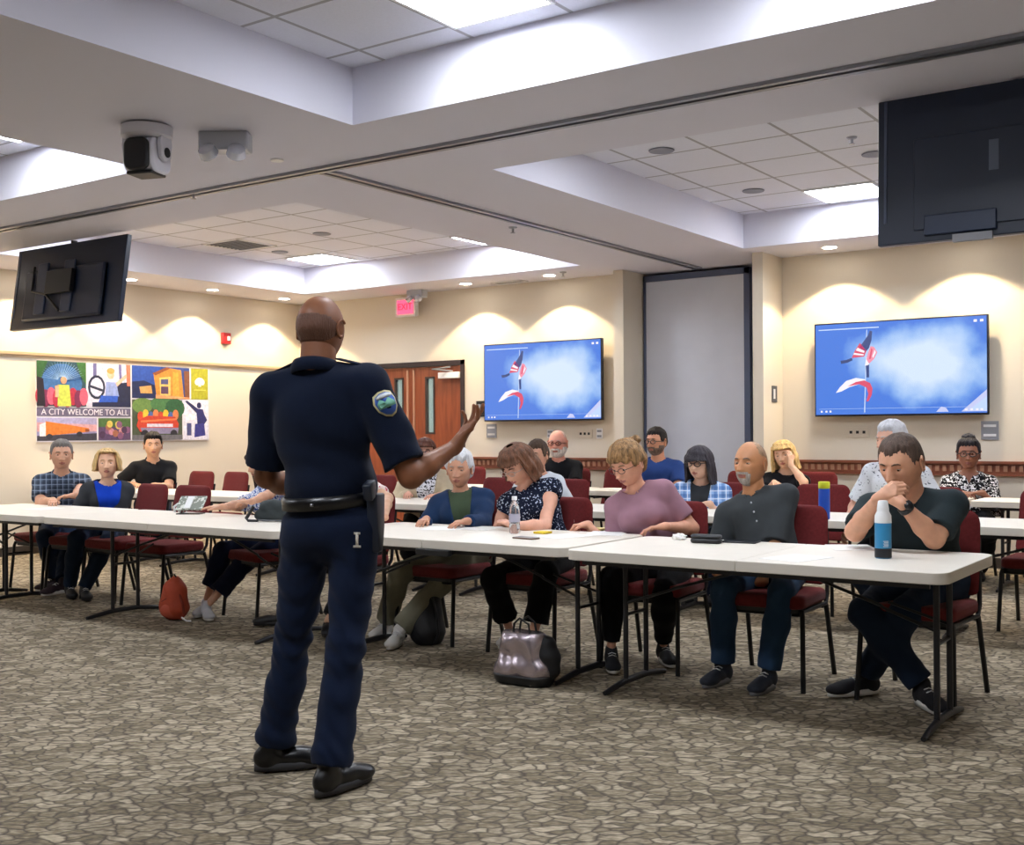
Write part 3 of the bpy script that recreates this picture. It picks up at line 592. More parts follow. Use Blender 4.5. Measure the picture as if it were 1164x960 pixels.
# ------------------------------------------------------------------ seating furniture
def make_chair():
    t = thing('stacking_chair', (0, 0, 0), 'chair', 'chair')          # faces -y, seat centre at origin
    # seat
    s = MB(); s.prism(rrect(.46, .45, .06, 5), .415, .485); s.build('seat', M_maroon, t, bevel=.022, seg=4, smooth=True)
    MB().prism(rrect(.42, .41, .04, 4), .395, .415).build('seat_pan', M_black, t)
    b = MB(); vs = []; fs = []; TT = [0, .02, .06, .15, .3, .5, .7, .84, .9, .94, .97, .99, 1.0]; n = len(TT)-1
    for face in (0, 1):
        for tt in TT:
            z = .5+.42*tt; y = .215+.10*tt+.015*math.sin(PI*tt); hw = .226*(1-.07*tt)
            if tt > .84: hw -= .06*(1-math.sqrt(max(0, 1-((tt-.84)/.16)**2)))
            if tt < .06: hw -= .03*(1-math.sqrt(max(0, 1-((.06-tt)/.06)**2)))
            for k in range(9):
                u = -math.cos(PI*k/8); th = .024*math.sqrt(max(0, 1-abs(u)**5))*math.sqrt(max(0, 1-max(0, (tt-.9)/.1)**2.5))*math.sqrt(max(0, 1-max(0, (.05-tt)/.05)**2.5))
                vs.append((u*hw, y-.02*u*u*-1*-1+(th if face else -th), z))
    N = 9; O = (n+1)*N
    for i in range(n):
        for k in range(8):
            a = i*N+k; fs.append((a, a+1, a+N+1, a+N)); c = O+a; fs.append((c, c+N, c+N+1, c+1))
    for i in range(n):
        a = i*N; fs.append((a, a+N, O+a+N, O+a)); a = i*N+8; fs.append((a, O+a, O+a+N, a+N))
    for k in range(8):
        fs.append((k, O+k, O+k+1, k+1)); a = n*N+k; fs.append((a, a+1, O+a+1, O+a))
    b.add(vs, fs); b.build('backrest', M_maroon, t, smooth=True)
    for sx in (-1, 1):
        MB().tube([(sx*.215, -.19, .41), (sx*.222, -.2, .38), (sx*.235, -.235, 0)], .0135, 8).build('leg', M_frame, t, smooth=True)
        MB().tube([(sx*.222, .2, .40), (sx*.225, .21, .36), (sx*.235, .31, 0)], .0135, 8).build('leg', M_frame, t, smooth=True)
        MB().tube([(sx*.218, -.19, .402), (sx*.224, .19, .402), (sx*.224, .225, .45), (sx*.212, .262, .62), (sx*.2, .30, .78)], .012, 8).build('side_frame', M_frame, t, smooth=True)
    for yb_ in (-.17, .19): MB().tube([(-.215, yb_, .385), (.215, yb_, .385)], .01, 8).build('cross_bar', M_frame, t, smooth=True)
    return t
chair0 = make_chair(); used = [False]
def chair(x, y, rz, label, group=None):
    o = chair0 if not used[0] else copy_tree(chair0); used[0] = True
    o.location = (x, y, 0); o.rotation_euler = (0, 0, math.radians(rz)); o['label'] = label
    if group: o['group'] = group
    elif 'group' in o: del o['group']
    return o
GA, GB, GC = 'chairs along the front tables', 'chairs along the second table row', 'chairs along the rear table row'
TY0, TY1, TH_ = 4.86, 5.76, .74
def make_table(name, L, label, leg_l, leg_r, y0, y1, z=.74, group=None, seam=True):
    """leg_l / leg_r are x offsets of the leg frames from the table centre"""
    yc = (y0+y1)/2; t = thing(name, (0, yc, 0), label, 'table', group=group); W = y1-y0
    top = None
    halves = ((-L/2, -.0015), (.0015, L/2)) if seam else ((-L/2, L/2),)
    for a, b in halves:
        p = MB(); r = .07; pts = []
        outer = -1 if a < -L/2+.01 else 1
        full = not seam
        for (cx_, cy_, sx, sy) in ((b, W/2, 1, 1), (a, W/2, -1, 1), (a, -W/2, -1, -1), (b, -W/2, 1, -1)):
            rr = r if (full or sx == outer) else .004
            a0 = {(1, 1): 0, (-1, 1): 90, (-1, -1): 180, (1, -1): 270}[(sx, sy)]
            for i in range(6):
                an = math.radians(a0+90*i/5); pts.append((cx_-sx*rr+rr*math.cos(an), cy_-sy*rr+rr*math.sin(an)))
        p.prism(pts, z-.05, z)
        p.build('tabletop_half' if seam else 'tabletop', M_table, t, bevel=.01, seg=3, smooth=True)
    for lx, s in ((leg_l, 1), (leg_r, -1)):
        fr = MB(); yf = .0
        fr.tube([(lx, -.1, .035), (lx, -.1, z-.06)], .014, 10).tube([(lx, .12, .035), (lx, .12, z-.06)], .014, 10)
        fr.tube([(lx, -.34, z-.065), (lx, .34, z-.065)], .013, 8).tube([(lx, -.1, .38), (lx, .12, .38)], .009, 8)
        lo = fr.build('leg_frame', M_metal, t, smooth=True)
        ft = MB(); pts = [(lx, -.32, .012), (lx, -.24, .022), (lx, -.1, .038), (lx, .12, .038), (lx, .25, .022), (lx, .33, .012)]
        ft.tube(pts, [.012, .016, .018, .018, .016, .012], 10); ft.build('foot_bar', M_metal, lo, smooth=True)
        br = MB().tube([(lx, -.1, .44), (lx+s*.24, -.07, .52), (lx+s*.26, -.06, .53), (lx+s*.72, -.0, z-.07)], .008, 8)
        br.tube([(lx, .12, .44), (lx+s*.26, .06, .53)], .007, 8)
        br.build('brace', M_metal, lo, smooth=True)
    MB().bx(-L/2+.08, L/2-.08, -W/2+.05, -W/2+.07, z-.075, z-.05).bx(-L/2+.08, L/2-.08, W/2-.07, W/2-.05, z-.075, z-.05).build('rail_bar', M_metal, t)
    return t
GT = 'folding tables of the front row'
t1 = make_table('folding_table', 1.86, 'white folding table at the right end of the front row, under the blue bottle', -.77, .8, TY0, TY1, group=GT); t1.location.x = -2.16
t2 = make_table('folding_table', 1.86, 'white folding table in the middle of the front row, carrying the clear bottle', -.78, .8, TY0+.06, TY1+.06, group=GT); t2.location.x = -4.06
MB().bx(-.03, .2, -.47, -.43, .655, .69).build('carry_handle', M_black, t2, bevel=.005)
t3 = make_table('folding_table', 2.45, 'long white folding table of the front row, left of the officer', -.86, .9, TY0, TY1, group=GT); t3.location.x = -6.38+.0
t4 = make_table('folding_table', 1.6, 'white folding table at the far left end of the front row', -.6, -.2, TY0, TY1, group=GT); t4.location.x = -8.42
# second and rear rows
for i, x in enumerate((-1.2, -3.1, -5.0, -6.9, -8.8, -10.7)):
    t = make_table('folding_table', 1.84, ['white folding table of the second row at the right edge of the picture', 'white folding table of the second row behind the bald man in the grey polo', 'white folding table of the second row behind the woman in mauve', 'white folding table of the second row behind the officer', 'white folding table of the second row behind the empty front chairs', 'white folding table of the second row under the young man\'s hands'][i], -.7, .7, 7.32, 8.1, group='folding tables of the second row'); t.location.x = x
for i, x in enumerate((-1.4, -3.3, -5.2, -7.1, -9.0)):
    t = make_table('folding_table', 1.84, ['white folding table of the rear row at the right edge of the picture', 'white rear-row folding table before the blonde woman in black', 'white folding table of the rear row before the man in the blue t-shirt', 'white folding table of the rear row before the bald bearded man', 'white folding table of the rear row near the double door'][i], -.7, .7, 9.9, 10.5, group='folding tables of the rear row'); t.location.x = x

# ------------------------------------------------------------------ implicit surfaces (smooth unions meshed by surface nets)
def V3(v): return np.array([v[0], v[1], v[2]], dtype=np.float32)
def cap(a, b, ra, rb=None, k=.025): return ('c', V3(a), V3(b), ra, ra if rb is None else rb, k)
def ell(c, fr, r, k=.03): return ('e', V3(c), np.array([[*q] for q in fr], dtype=np.float32), np.array(r, dtype=np.float32), k)
def pd(p, X):
    if p[0] == 'c':
        _, a, b, ra, rb, k = p; ab = b-a; L = max(float(ab@ab), 1e-9)
        t = np.clip(((X-a)@ab)/L, 0, 1); d = np.sqrt(((X-a-t[..., None]*ab)**2).sum(-1)); return d-(ra+(rb-ra)*t)
    _, c, fr, r, k = p; q = (X-c)@fr.T; k0 = np.sqrt(((q/r)**2).sum(-1))+1e-9; k1 = np.sqrt(((q/(r*r))**2).sum(-1))+1e-9
    return k0*(k0-1)/k1
def pbox(p, m):
    if p[0] == 'c': r = max(p[3], p[4])+m; return np.minimum(p[1], p[2])-r, np.maximum(p[1], p[2])+r
    r = float(p[3].max())+m; return p[1]-r, p[1]+r
def infl(ps, d): return [(p[0], p[1], p[2], p[3]+d, p[4]+d, p[5]) if p[0] == 'c' else (p[0], p[1], p[2], p[3]+d, p[4]) for p in ps]
def smesh(prims, h=.009, post=None, groups=None, gk=.03):
    """groups: list of (primitives, cut(D, G) or None) joined smoothly to the main group"""
    allp = list(prims)+[p for g_ in (groups or []) for p in g_[0]]
    lo = np.min([pbox(p, .03)[0] for p in allp], 0); hi = np.max([pbox(p, .03)[1] for p in allp], 0)
    n = np.ceil((hi-lo)/h).astype(int)+1
    ax = [lo[i]+h*np.arange(n[i], dtype=np.float32) for i in range(3)]
    G_ = None
    if post is not None or groups: G_ = np.stack(np.meshgrid(*ax, indexing='ij'), -1)
    D = field(prims, lo, n, ax, h)
    if post is not None: D = post(D, G_)
    for pr, cut in (groups or []):
        E_ = field(pr, lo, n, ax, h)
        if cut is not None: E_ = cut(E_, G_)
        hh = np.clip(gk-np.abs(E_-D), 0, None)/gk; D = np.minimum(D, E_)-hh*hh*gk*.25
    return snets(D, lo, h)
def field(prims, lo, n, ax, h):
    D = np.full(tuple(n), .2, dtype=np.float32)
    for p in prims:
        k = p[-1]; a, b = pbox(p, k+2*h)
        i0 = np.clip(np.floor((a-lo)/h).astype(int), 0, n); i1 = np.clip(np.ceil((b-lo)/h).astype(int)+1, 0, n)
        if (i1 <= i0).any(): continue
        sl = tuple(slice(i0[q], i1[q]) for q in range(3))
        G = np.stack(np.meshgrid(ax[0][sl[0]], ax[1][sl[1]], ax[2][sl[2]], indexing='ij'), -1)
        d = pd(p, G); o = D[sl]; hh = np.clip(k-np.abs(d-o), 0, None)/k
        D[sl] = np.minimum(d, o)-hh*hh*k*.25
    return D
def snets(D, lo, h):
    D[0] = D[-1] = .1; D[:, 0] = D[:, -1] = .1; D[:, :, 0] = D[:, :, -1] = .1
    S = D < 0; c = np.zeros(tuple(q-1 for q in D.shape), dtype=np.int8)
    for i in (0, 1):
        for j in (0, 1):
            for k in (0, 1): c += S[i:D.shape[0]-1+i, j:D.shape[1]-1+j, k:D.shape[2]-1+k]
    act = (c > 0) & (c < 8); idx = np.argwhere(act); ids = np.full(act.shape, -1, dtype=np.int32); ids[act] = np.arange(len(idx))
    pos = np.zeros((len(idx), 3), dtype=np.float32); cnt = np.zeros(len(idx), dtype=np.float32)
    C = [(i, j, k) for i in (0, 1) for j in (0, 1) for k in (0, 1)]
    for a in C:
        for ax_ in range(3):
            if a[ax_]: continue
            b = list(a); b[ax_] = 1
            va = D[idx[:, 0]+a[0], idx[:, 1]+a[1], idx[:, 2]+a[2]]; vb = D[idx[:, 0]+b[0], idx[:, 1]+b[1], idx[:, 2]+b[2]]
            mk = (va < 0) != (vb < 0); t = np.where(mk, va/np.where(mk, va-vb, 1), 0); pp = np.tile(np.array(a, dtype=np.float32), (len(idx), 1)); pp[:, ax_] += t
            pos += pp*mk[:, None]; cnt += mk
    V = (idx+pos/cnt[:, None])*h+lo
    F = []
    for A, (B, Cc) in ((0, (1, 2)), (1, (2, 0)), (2, (0, 1))):
        sl0 = [slice(None)]*3; sl1 = [slice(None)]*3; sl0[A] = slice(0, -1); sl1[A] = slice(1, None)
        ch = S[tuple(sl0)] != S[tuple(sl1)]; e = np.argwhere(ch)
        if not len(e): continue
        def cell(db, dc): q = e.copy(); q[:, B] += db; q[:, Cc] += dc; return ids[q[:, 0], q[:, 1], q[:, 2]]
        ok = (e[:, B] > 0) & (e[:, Cc] > 0) & (e[:, B] < D.shape[B]-1) & (e[:, Cc] < D.shape[Cc]-1); e = e[ok]
        ins = S[e[:, 0], e[:, 1], e[:, 2]]
        q = np.stack([cell(-1, -1), cell(0, -1), cell(0, 0), cell(-1, 0)], 1)
        q[~ins] = q[~ins][:, ::-1]; F.append(q)
    F = np.concatenate(F); F = F[(F >= 0).all(1)]
    return V, F
def relax(V, F, it=1, lam=.5):
    for _ in range(it):
        acc = np.zeros_like(V); cn = np.zeros(len(V), dtype=np.float32)
        for a, b in ((0, 1), (1, 2), (2, 3), (3, 0)):
            for x, y in ((a, b), (b, a)):
                np.add.at(acc, F[:, x], V[F[:, y]]); np.add.at(cn, F[:, x], 1)
        V = V+lam*(acc/np.maximum(cn, 1)[:, None]-V)
    return V
class GM:
    """gathers mesh pieces (world coordinates) into one object"""
    def __init__(s): s.V = []; s.F = []; s.I = []; s.n = 0
    def add(s, V, F, mi=0):
        s.V.append(np.asarray(V, dtype=np.float32)); fs = [tuple(int(i)+s.n for i in f) for f in F]; s.F += fs
        s.I += [mi]*len(fs) if isinstance(mi, int) else list(mi); s.n += len(V); return s
    def mb(s, mb, mi=0, M=None):
        vs = [tuple(M @ Vector(v)) if M is not None else tuple(v) for v in mb.v]
        return s.add(vs, mb.f, [mi+q for q in mb.mi])
    def build(s, name, mats, parent, sub=0):
        V = np.concatenate(s.V) if s.V else np.zeros((0, 3)); off = np.array(parent_world(parent), dtype=np.float32)
        me = bpy.data.meshes.new(name); me.from_pydata((V-off).tolist(), [], s.F)
        for q in (mats if isinstance(mats, (list, tuple)) else [mats]): me.materials.append(q)
        me.polygons.foreach_set('material_index', s.I); me.polygons.foreach_set('use_smooth', [True]*len(s.F)); me.update()
        o = bpy.data.objects.new(name, me); COL.objects.link(o); o.parent = parent
        return o
def parent_world(p):
    v = Vector((0, 0, 0))
    while p is not None: v = v+p.location; p = p.parent
    return v

# ------------------------------------------------------------------ heads
HA, HBk, HC = .080, .098, .116
def g(x, s): return math.exp(-(x/s)**2)
def sm(a, b, x): t = min(1, max(0, (x-a)/(b-a))); return t*t*(3-2*t)
def head_base(d, fem=False, fat=1):
    """smooth head surface for unit direction d (x right, y forward, z up)"""
    sx, sy, sz = d; a, b, c = HA*(.95 if fem else 1)*fat, HBk, HC
    x, y, z = a*sx, b*sy, c*sz
    lowr = max(0, -sz)
    if sy > 0: y *= 1-.10*(1-abs(sx))*0 - .08*sm(.3, 1, sz)
    # flatten cheeks and draw the jaw in
    jaw = sm(.05, .95, lowr)
    x *= 1+.10*jaw*(1-jaw)*4*.5; x *= 1-.10*jaw
    if sz < 0:
        rad = math.sqrt(sx*sx+sy*sy); k = (max(rad, .05)**-.28)
        k = min(k, 1.55); q0 = sm(0, .35, lowr); x *= k*(1-.07*q0); y *= k*(1-.02*q0 if sy > 0 else 1+.04*sm(0, .3, -sy)-.14*q0)
        if sy < 0: y *= 1-.35*sm(.2, .9, lowr)
    else:
        rad = math.sqrt(sx*sx+sy*sy); k = min(max(rad, .05)**-.1, 1.2); x *= k; y *= k
        if sy < 0: y *= 1+.04*sm(0, .3, -sy)
    return Vector((x, y-.004, z))
def face_bumps(p, fem=False, mouth=0, nose=1):
    x, y, z = p
    if y <= 0.01: return p
    w = sm(.01, .05, y); ax = abs(x); dy = 0
    dy += .006*g(ax-.026, .02)*g(z-.027, .010)*(.5 if fem else 1)
    dy -= .013*g(ax-.031, .0155)*g(z-.004, .011)
    dy -= .003*g(ax, .02)*g(z-.012, .012)
    # nose
    if z < .02:
        tt = min(1, max(0, (.02-z)/.056)); h = (.004+.024*tt**1.3)*nose
        if z < -.036: h *= max(0, 1-(-.036-z)/.011)
        wd = .0085+.008*tt
        dy += h*g(x, wd)
        dy += .008*g(ax-.013, .006)*g(z+.034, .008)*nose
    dy += .006*g(ax-.045, .02)*g(z+.022, .02)
    dy += .010*g(x, .028)*g(z+.064, .022)
    dy += .0055*g(x, .021)*(g(z+.058, .0042)+1.15*g(z+.0695, .005))
    dy -= .006*g(x, .026)*g(z+.0635, .0022)
    dy -= .004*g(x, .02)*g(z+.08, .006)
    dy += .010*g(x, .022)*g(z+.1, .014)
    return Vector((x, y+dy*w, z))
NT, NP = 80, 72
def head_grid(fem=False, fat=1, bump=True):
    P = []
    for j in range(NP+1):
        ph = -PI/2+PI*j/NP
        for i in range(NT):
            th = 2*PI*i/NT; th = th-.42*math.sin(th)*1.0     # denser towards the face (th = 0 is forward)
            d = (math.sin(th)*math.cos(ph), math.cos(th)*math.cos(ph), math.sin(ph)); p = head_base(d, fem, fat)
            P.append(face_bumps(p, fem) if bump else p)
    F = [(j*NT+i, j*NT+(i+1) % NT, (j+1)*NT+(i+1) % NT, (j+1)*NT+i) for j in range(NP) for i in range(NT)]
    # orientation: x right, theta clockwise -> flip so normals point out
    F = [f[::-1] for f in F]
    return P, F
_HG = {}
def hgrid(fem, fat=1.0):
    k = (fem, fat)
    if k not in _HG: _HG[k] = (head_grid(fem, fat, True), head_grid(fem, fat, False)[0])
    return _HG[k]
def shell(fem, fat, fn, M, gm, mi=0, seed=0):
    """offset shell over the head where fn(az_deg, p) > 0 gives the thickness"""
    (P, F), B = hgrid(fem, fat); rnd = random.Random(seed); th = []
    ph = [rnd.uniform(0, 6) for _ in range(6)]
    out = []; t_ = []
    for p, b in zip(P, B):
        az = math.degrees(math.atan2(b.x, b.y)); t = fn(az, b, p)
        t_.append(t); n = Vector((b.x/HA**2, b.y/HBk**2, b.z/HC**2)).normalized()
        tt = max(t, 0)
        if tt > .002: tt *= 1+.10*math.sin(b.x*150+ph[0]+b.z*20)*math.sin(b.y*90+ph[1])+.07*math.sin(az*.5+ph[2]+b.z*60)
        out.append(p+n*tt if t > 0 else p-n*.004)
    keep = [f for f in F if sum(t_[i] > 0 for i in f) >= 1]
    ids = sorted({i for f in keep for i in f}); mp = {i: k for k, i in enumerate(ids)}
    gm.add([tuple(M @ out[i]) for i in ids], [tuple(mp[i] for i in f) for f in keep], mi)
def curtain(fem, M, gm, L, flare=0.0, thick=.02, open_=62, bang=.045, seed=0, wave=.009, wf=40, lenf=None, top=.016, side=1.0, back=1.0):
    """long hair: columns run from the crown down the skull and hang to z = -L, open at the face"""
    rnd = random.Random(seed); n = 96; rows = 34; out = []; ph = [rnd.uniform(0, 6) for _ in range(8)]
    for layer in (0, 1):
        for i in range(n):
            az = 360*i/n-180; aa = abs(az); ll = L if lenf is None else lenf(az)
            o = sm(open_, open_+14, aa)               # 0 face .. 1 hair
            zend = (bang+ .004*math.sin(az*.7+ph[0]))*(1-o)+(-ll)*o
            cr = math.cos(math.radians(az)); sr = math.sin(math.radians(az))
            for j in range(rows+1):
                s = j/rows
                zz = HC*.998+(zend-HC*.998)*s**1.15 if s > 0 else HC*.998
                if zz > 0:
                    zn = min(.999, zz/HC); rad = math.sqrt(1-zn*zn); d = (sr*rad, cr*rad, zn)
                else: d = (sr, cr, 0)
                b = head_base(d, fem); off = (top+ .010*s)*(1 if layer == 0 else .25)
                if zz <= 0:
                    q = -zz/max(ll, .01); fl = flare*q*q
                    k = 1+fl-(.06*sm(.75, 1, q) if flare <= 0 else 0)
                    b.x *= k*side; b.y = b.y*k*(back if b.y < 0 else 1)
                    off += .004
                nn = Vector((sr, cr, max(0, zz/HC)**1.5)).normalized()
                wv = wave*(math.sin(az*math.pi/180*wf*.35+ph[1]+s*2)*.5+math.sin(az*math.pi/180*wf+ph[2]+4*s)*.35+.3*math.sin(s*14+ph[3]+az*.03))*min(1, s*2.5)
                p = b+nn*(off+wv*(1 if layer == 0 else .3)); p.z = zz+(.004*math.sin(az*1.3+ph[4])*s if layer == 0 else 0)
                if zz > 0: p.z = zz+nn.z*off
                out.append(tuple(M @ p))
    R = rows+1; O = n*R; F = []
    for i in range(n):
        k = (i+1) % n
        for j in range(rows):
            F.append((i*R+j, k*R+j, k*R+j+1, i*R+j+1)); F.append((O+i*R+j+1, O+k*R+j+1, O+k*R+j, O+i*R+j))
        F.append((i*R+rows, k*R+rows, O+k*R+rows, O+i*R+rows))
    gm.add(out, F, 0)
def short_cut(front=.07, side=.0, back=-.06, t=.012, top=.016, recede=0, side_t=None, seed_=1.0):
    def fn(az, b, p):
        a = abs(az)
        if a < 50: hl = front+recede*g(a-30, 14)
        elif a < 75: hl = front+(side-front)*sm(50, 75, a)
        elif a < 105: hl = side+.012
        else: hl = side+.012+(back-side-.012)*sm(105, 130, a)
        hl += .0035*math.sin(az*.33+seed_)+.0025*math.sin(az*.85+2*seed_)
        if b.z < hl: return -1
        e = min(1, (b.z-hl)/.02)
        tt = (side_t if side_t is not None else t)+(top-(side_t if side_t is not None else t))*sm(.03, .09, b.z)
        return .0015+tt*e
    return fn

# ------------------------------------------------------------------ hands
def hand(W, F, N, thumb, pose='relax', S=1.0, fem=False):
    """W wrist, F finger direction, N palm-facing direction, thumb +1/-1: thumb along +/- (F x N)"""
    F = Vector(F).normalized(); N = Vector(N); N = (N-F*N.dot(F)).normalized(); T = F.cross(N)*thumb
    s = S*(.92 if fem else 1.0); W = Vector(W); ps = []
    q = 1.0 if not fem else .88
    kn = [(.026, .088), (.009, .092), (-.009, .087), (-.025, .078)]; L = [(.042, .025, .021), (.046, .029, .022), (.043, .027, .021), (.034, .020, .018)]; R = [.0092, .0095, .009, .008]
    C = {'relax': [(18, 28, 18)]*4, 'flat': [(6, 8, 5)]*4, 'curl': [(45, 55, 35)]*4, 'fist': [(75, 85, 50)]*4, 'grip': [(50, 60, 30)]*4,
         'pen': [(48, 50, 20), (55, 62, 30), (68, 75, 40), (75, 80, 45)], 'open': [(4, 30, 22), (-8, 14, 10), (-2, 22, 14), (10, 34, 20)], 'lace': [(42, 48, 25)]*4,
         'cheek': [(25, 45, 30)]*4, 'cup': [(28, 35, 22)]*4}[pose]
    spread = {'open': .16, 'flat': .05, 'relax': .05}.get(pose, .0)
    ps.append(cap(W-F*.012*s, W+F*.03*s, .024*s*q, .024*s*q, .012))
    for i, (tx, ly) in enumerate(kn):
        K = W+F*ly*s+T*tx*s
        ps.append(cap(W+F*.022*s+T*tx*.6*s, K, .0135*s*q, .0108*s*q, .012))
        ang = 0; p = K; sp = spread*(1.5-i); D0 = (F+T*sp).normalized()
        for k in range(3):
            ang += math.radians(C[i][k]); d = D0*math.cos(ang)+N*math.sin(ang); e = p+d*L[i][k]*s
            r0 = R[i]*s*q*(1-.08*k); ps.append(cap(p, e, r0, r0*.93, .004)); p = e
    ps.append(cap(W+F*.02*s+T*.016*s+N*.004, W+F*.05*s+T*.032*s+N*.008*s, .016*s*q, .0135*s*q, .012))
    tc = {'open': (.75, .15), 'flat': (.7, .12), 'relax': (.5, .35), 'pen': (.25, .75), 'fist': (.05, .9), 'grip': (.2, .9), 'lace': (.35, .45), 'cheek': (.6, .2), 'curl': (.2, .7), 'cup': (.55, .4)}[pose]
    b = W+F*.05*s+T*.032*s+N*.008*s; d1_ = (F*.85+T*tc[0]+N*tc[1]*.5).normalized(); e = b+d1_*.034*s; ps.append(cap(b, e, .0115*s*q, .0105*s*q, .006))
    d2_ = (F*.8+T*(tc[0]-.55)+N*tc[1]).normalized(); ps.append(cap(e, e+d2_*.027*s, .0102*s*q, .0085*s*q, .005))
    return ps

# ------------------------------------------------------------------ people
def ik(a, b, l1, l2, hint):
    a, b, hint = Vector(a), Vector(b), Vector(hint); d = b-a; L = d.length; L2 = min(L, (l1+l2)*.998)
    if L > L2: b = a+d.normalized()*L2; d = b-a; L = L2
    x = (l1*l1-l2*l2+L*L)/(2*L); h = math.sqrt(max(0, l1*l1-x*x)); n = d.normalized(); hp = (hint-n*hint.dot(n)).normalized()
    return a+n*x+hp*h, b
def rotM(az, pitch=0, roll=0):
    """head frame: y forward at azimuth az (deg), pitch>0 looks down"""
    return Matrix.Rotation(math.radians(az-90), 4, 'Z') @ Matrix.Rotation(-math.radians(pitch), 4, 'X') @ Matrix.Rotation(math.radians(roll), 4, 'Y')
def az_cam(p): return math.degrees(math.atan2(-p[1], -p[0]))
M_eye = mat('eye white', 'c9c0b8', rough=.3); M_iris = mat('iris', '2a1c14', rough=.2)
M_glass = mat('spectacle frame', '1b1a1e', rough=.3)
M_sole_w = mat('white shoe sole', 'e4e2de', rough=.6); M_sole_b = mat('black shoe sole', '1c1c1f', rough=.6)
def shoe_prims(A, d, S, up, style):
    """ankle A (z about .09), toe direction d horizontal"""
    d = Vector((d[0], d[1], d[2] if len(d) > 2 else 0)); d.normalize(); side = Vector((-d.y, d.x, 0)); z0 = Vector(A)-Vector((0, 0, .085*S))
    fr = [side, d, side.cross(d)*-1]; k = .02
    ps = [ell(z0+d*.0-d*.018*S+up*.045*S, fr, (.036*S, .055*S, .046*S), k), ell(z0+d*.075*S+up*.04*S, fr, (.04*S, .085*S, .036*S), k), ell(z0+d*.145*S+up*.03*S, fr, (.045*S, .062*S, .028*S), k)]
    if style != 'sandal': ps.append(cap(z0-d*.008*S+up*.06*S, z0-d*.008*S+up*(.095 if style != 'boot' else .12)*S, .038*S, .035*S, k))
    return ps, z0, d, side
def add_shoe(par, A, toe, S, mt, sole_mt, style='sneaker', label=None, pitch=0):
    d = Vector((toe[0], toe[1], 0)).normalized(); up = Vector((0, 0, 1))
    ps, z0, d, side = shoe_prims(A, (d.x, d.y, 0), S, up, style); zb = z0.z
    def cut(D, G): return np.maximum(D, zb+.012-G[..., 2])
    V, F = smesh(ps, .006, cut); gm = GM().add(V, F); o = gm.build('shoe', mt, par)
    # sole
    pts = []; n = 28
    for i in range(n):
        a = 2*PI*i/n; c, s_ = math.cos(a), math.sin(a); ln = .135*S*c; wd = (.036+.010*max(0, c)*1.0)*S*s_
        q = z0+d*(.065*S+ln)+side*wd; pts.append((q.x, q.y))
    mbx = MB().prism(pts, zb, zb+.030); GM().mb(mbx).build('sole', sole_mt, o)
    if style == 'sneaker':
        lc = MB()
        for j in range(4):
            c = z0+d*(.05+.022*j)*S+up*(.088-.009*j)*S; lc.tube([c-side*.022*S-up*.006, c+up*.002, c+side*.022*S-up*.006], .0028, 6)
        GM().mb(lc).build('laces', mat('shoe laces', 'cfcfd0'), o)
    return o

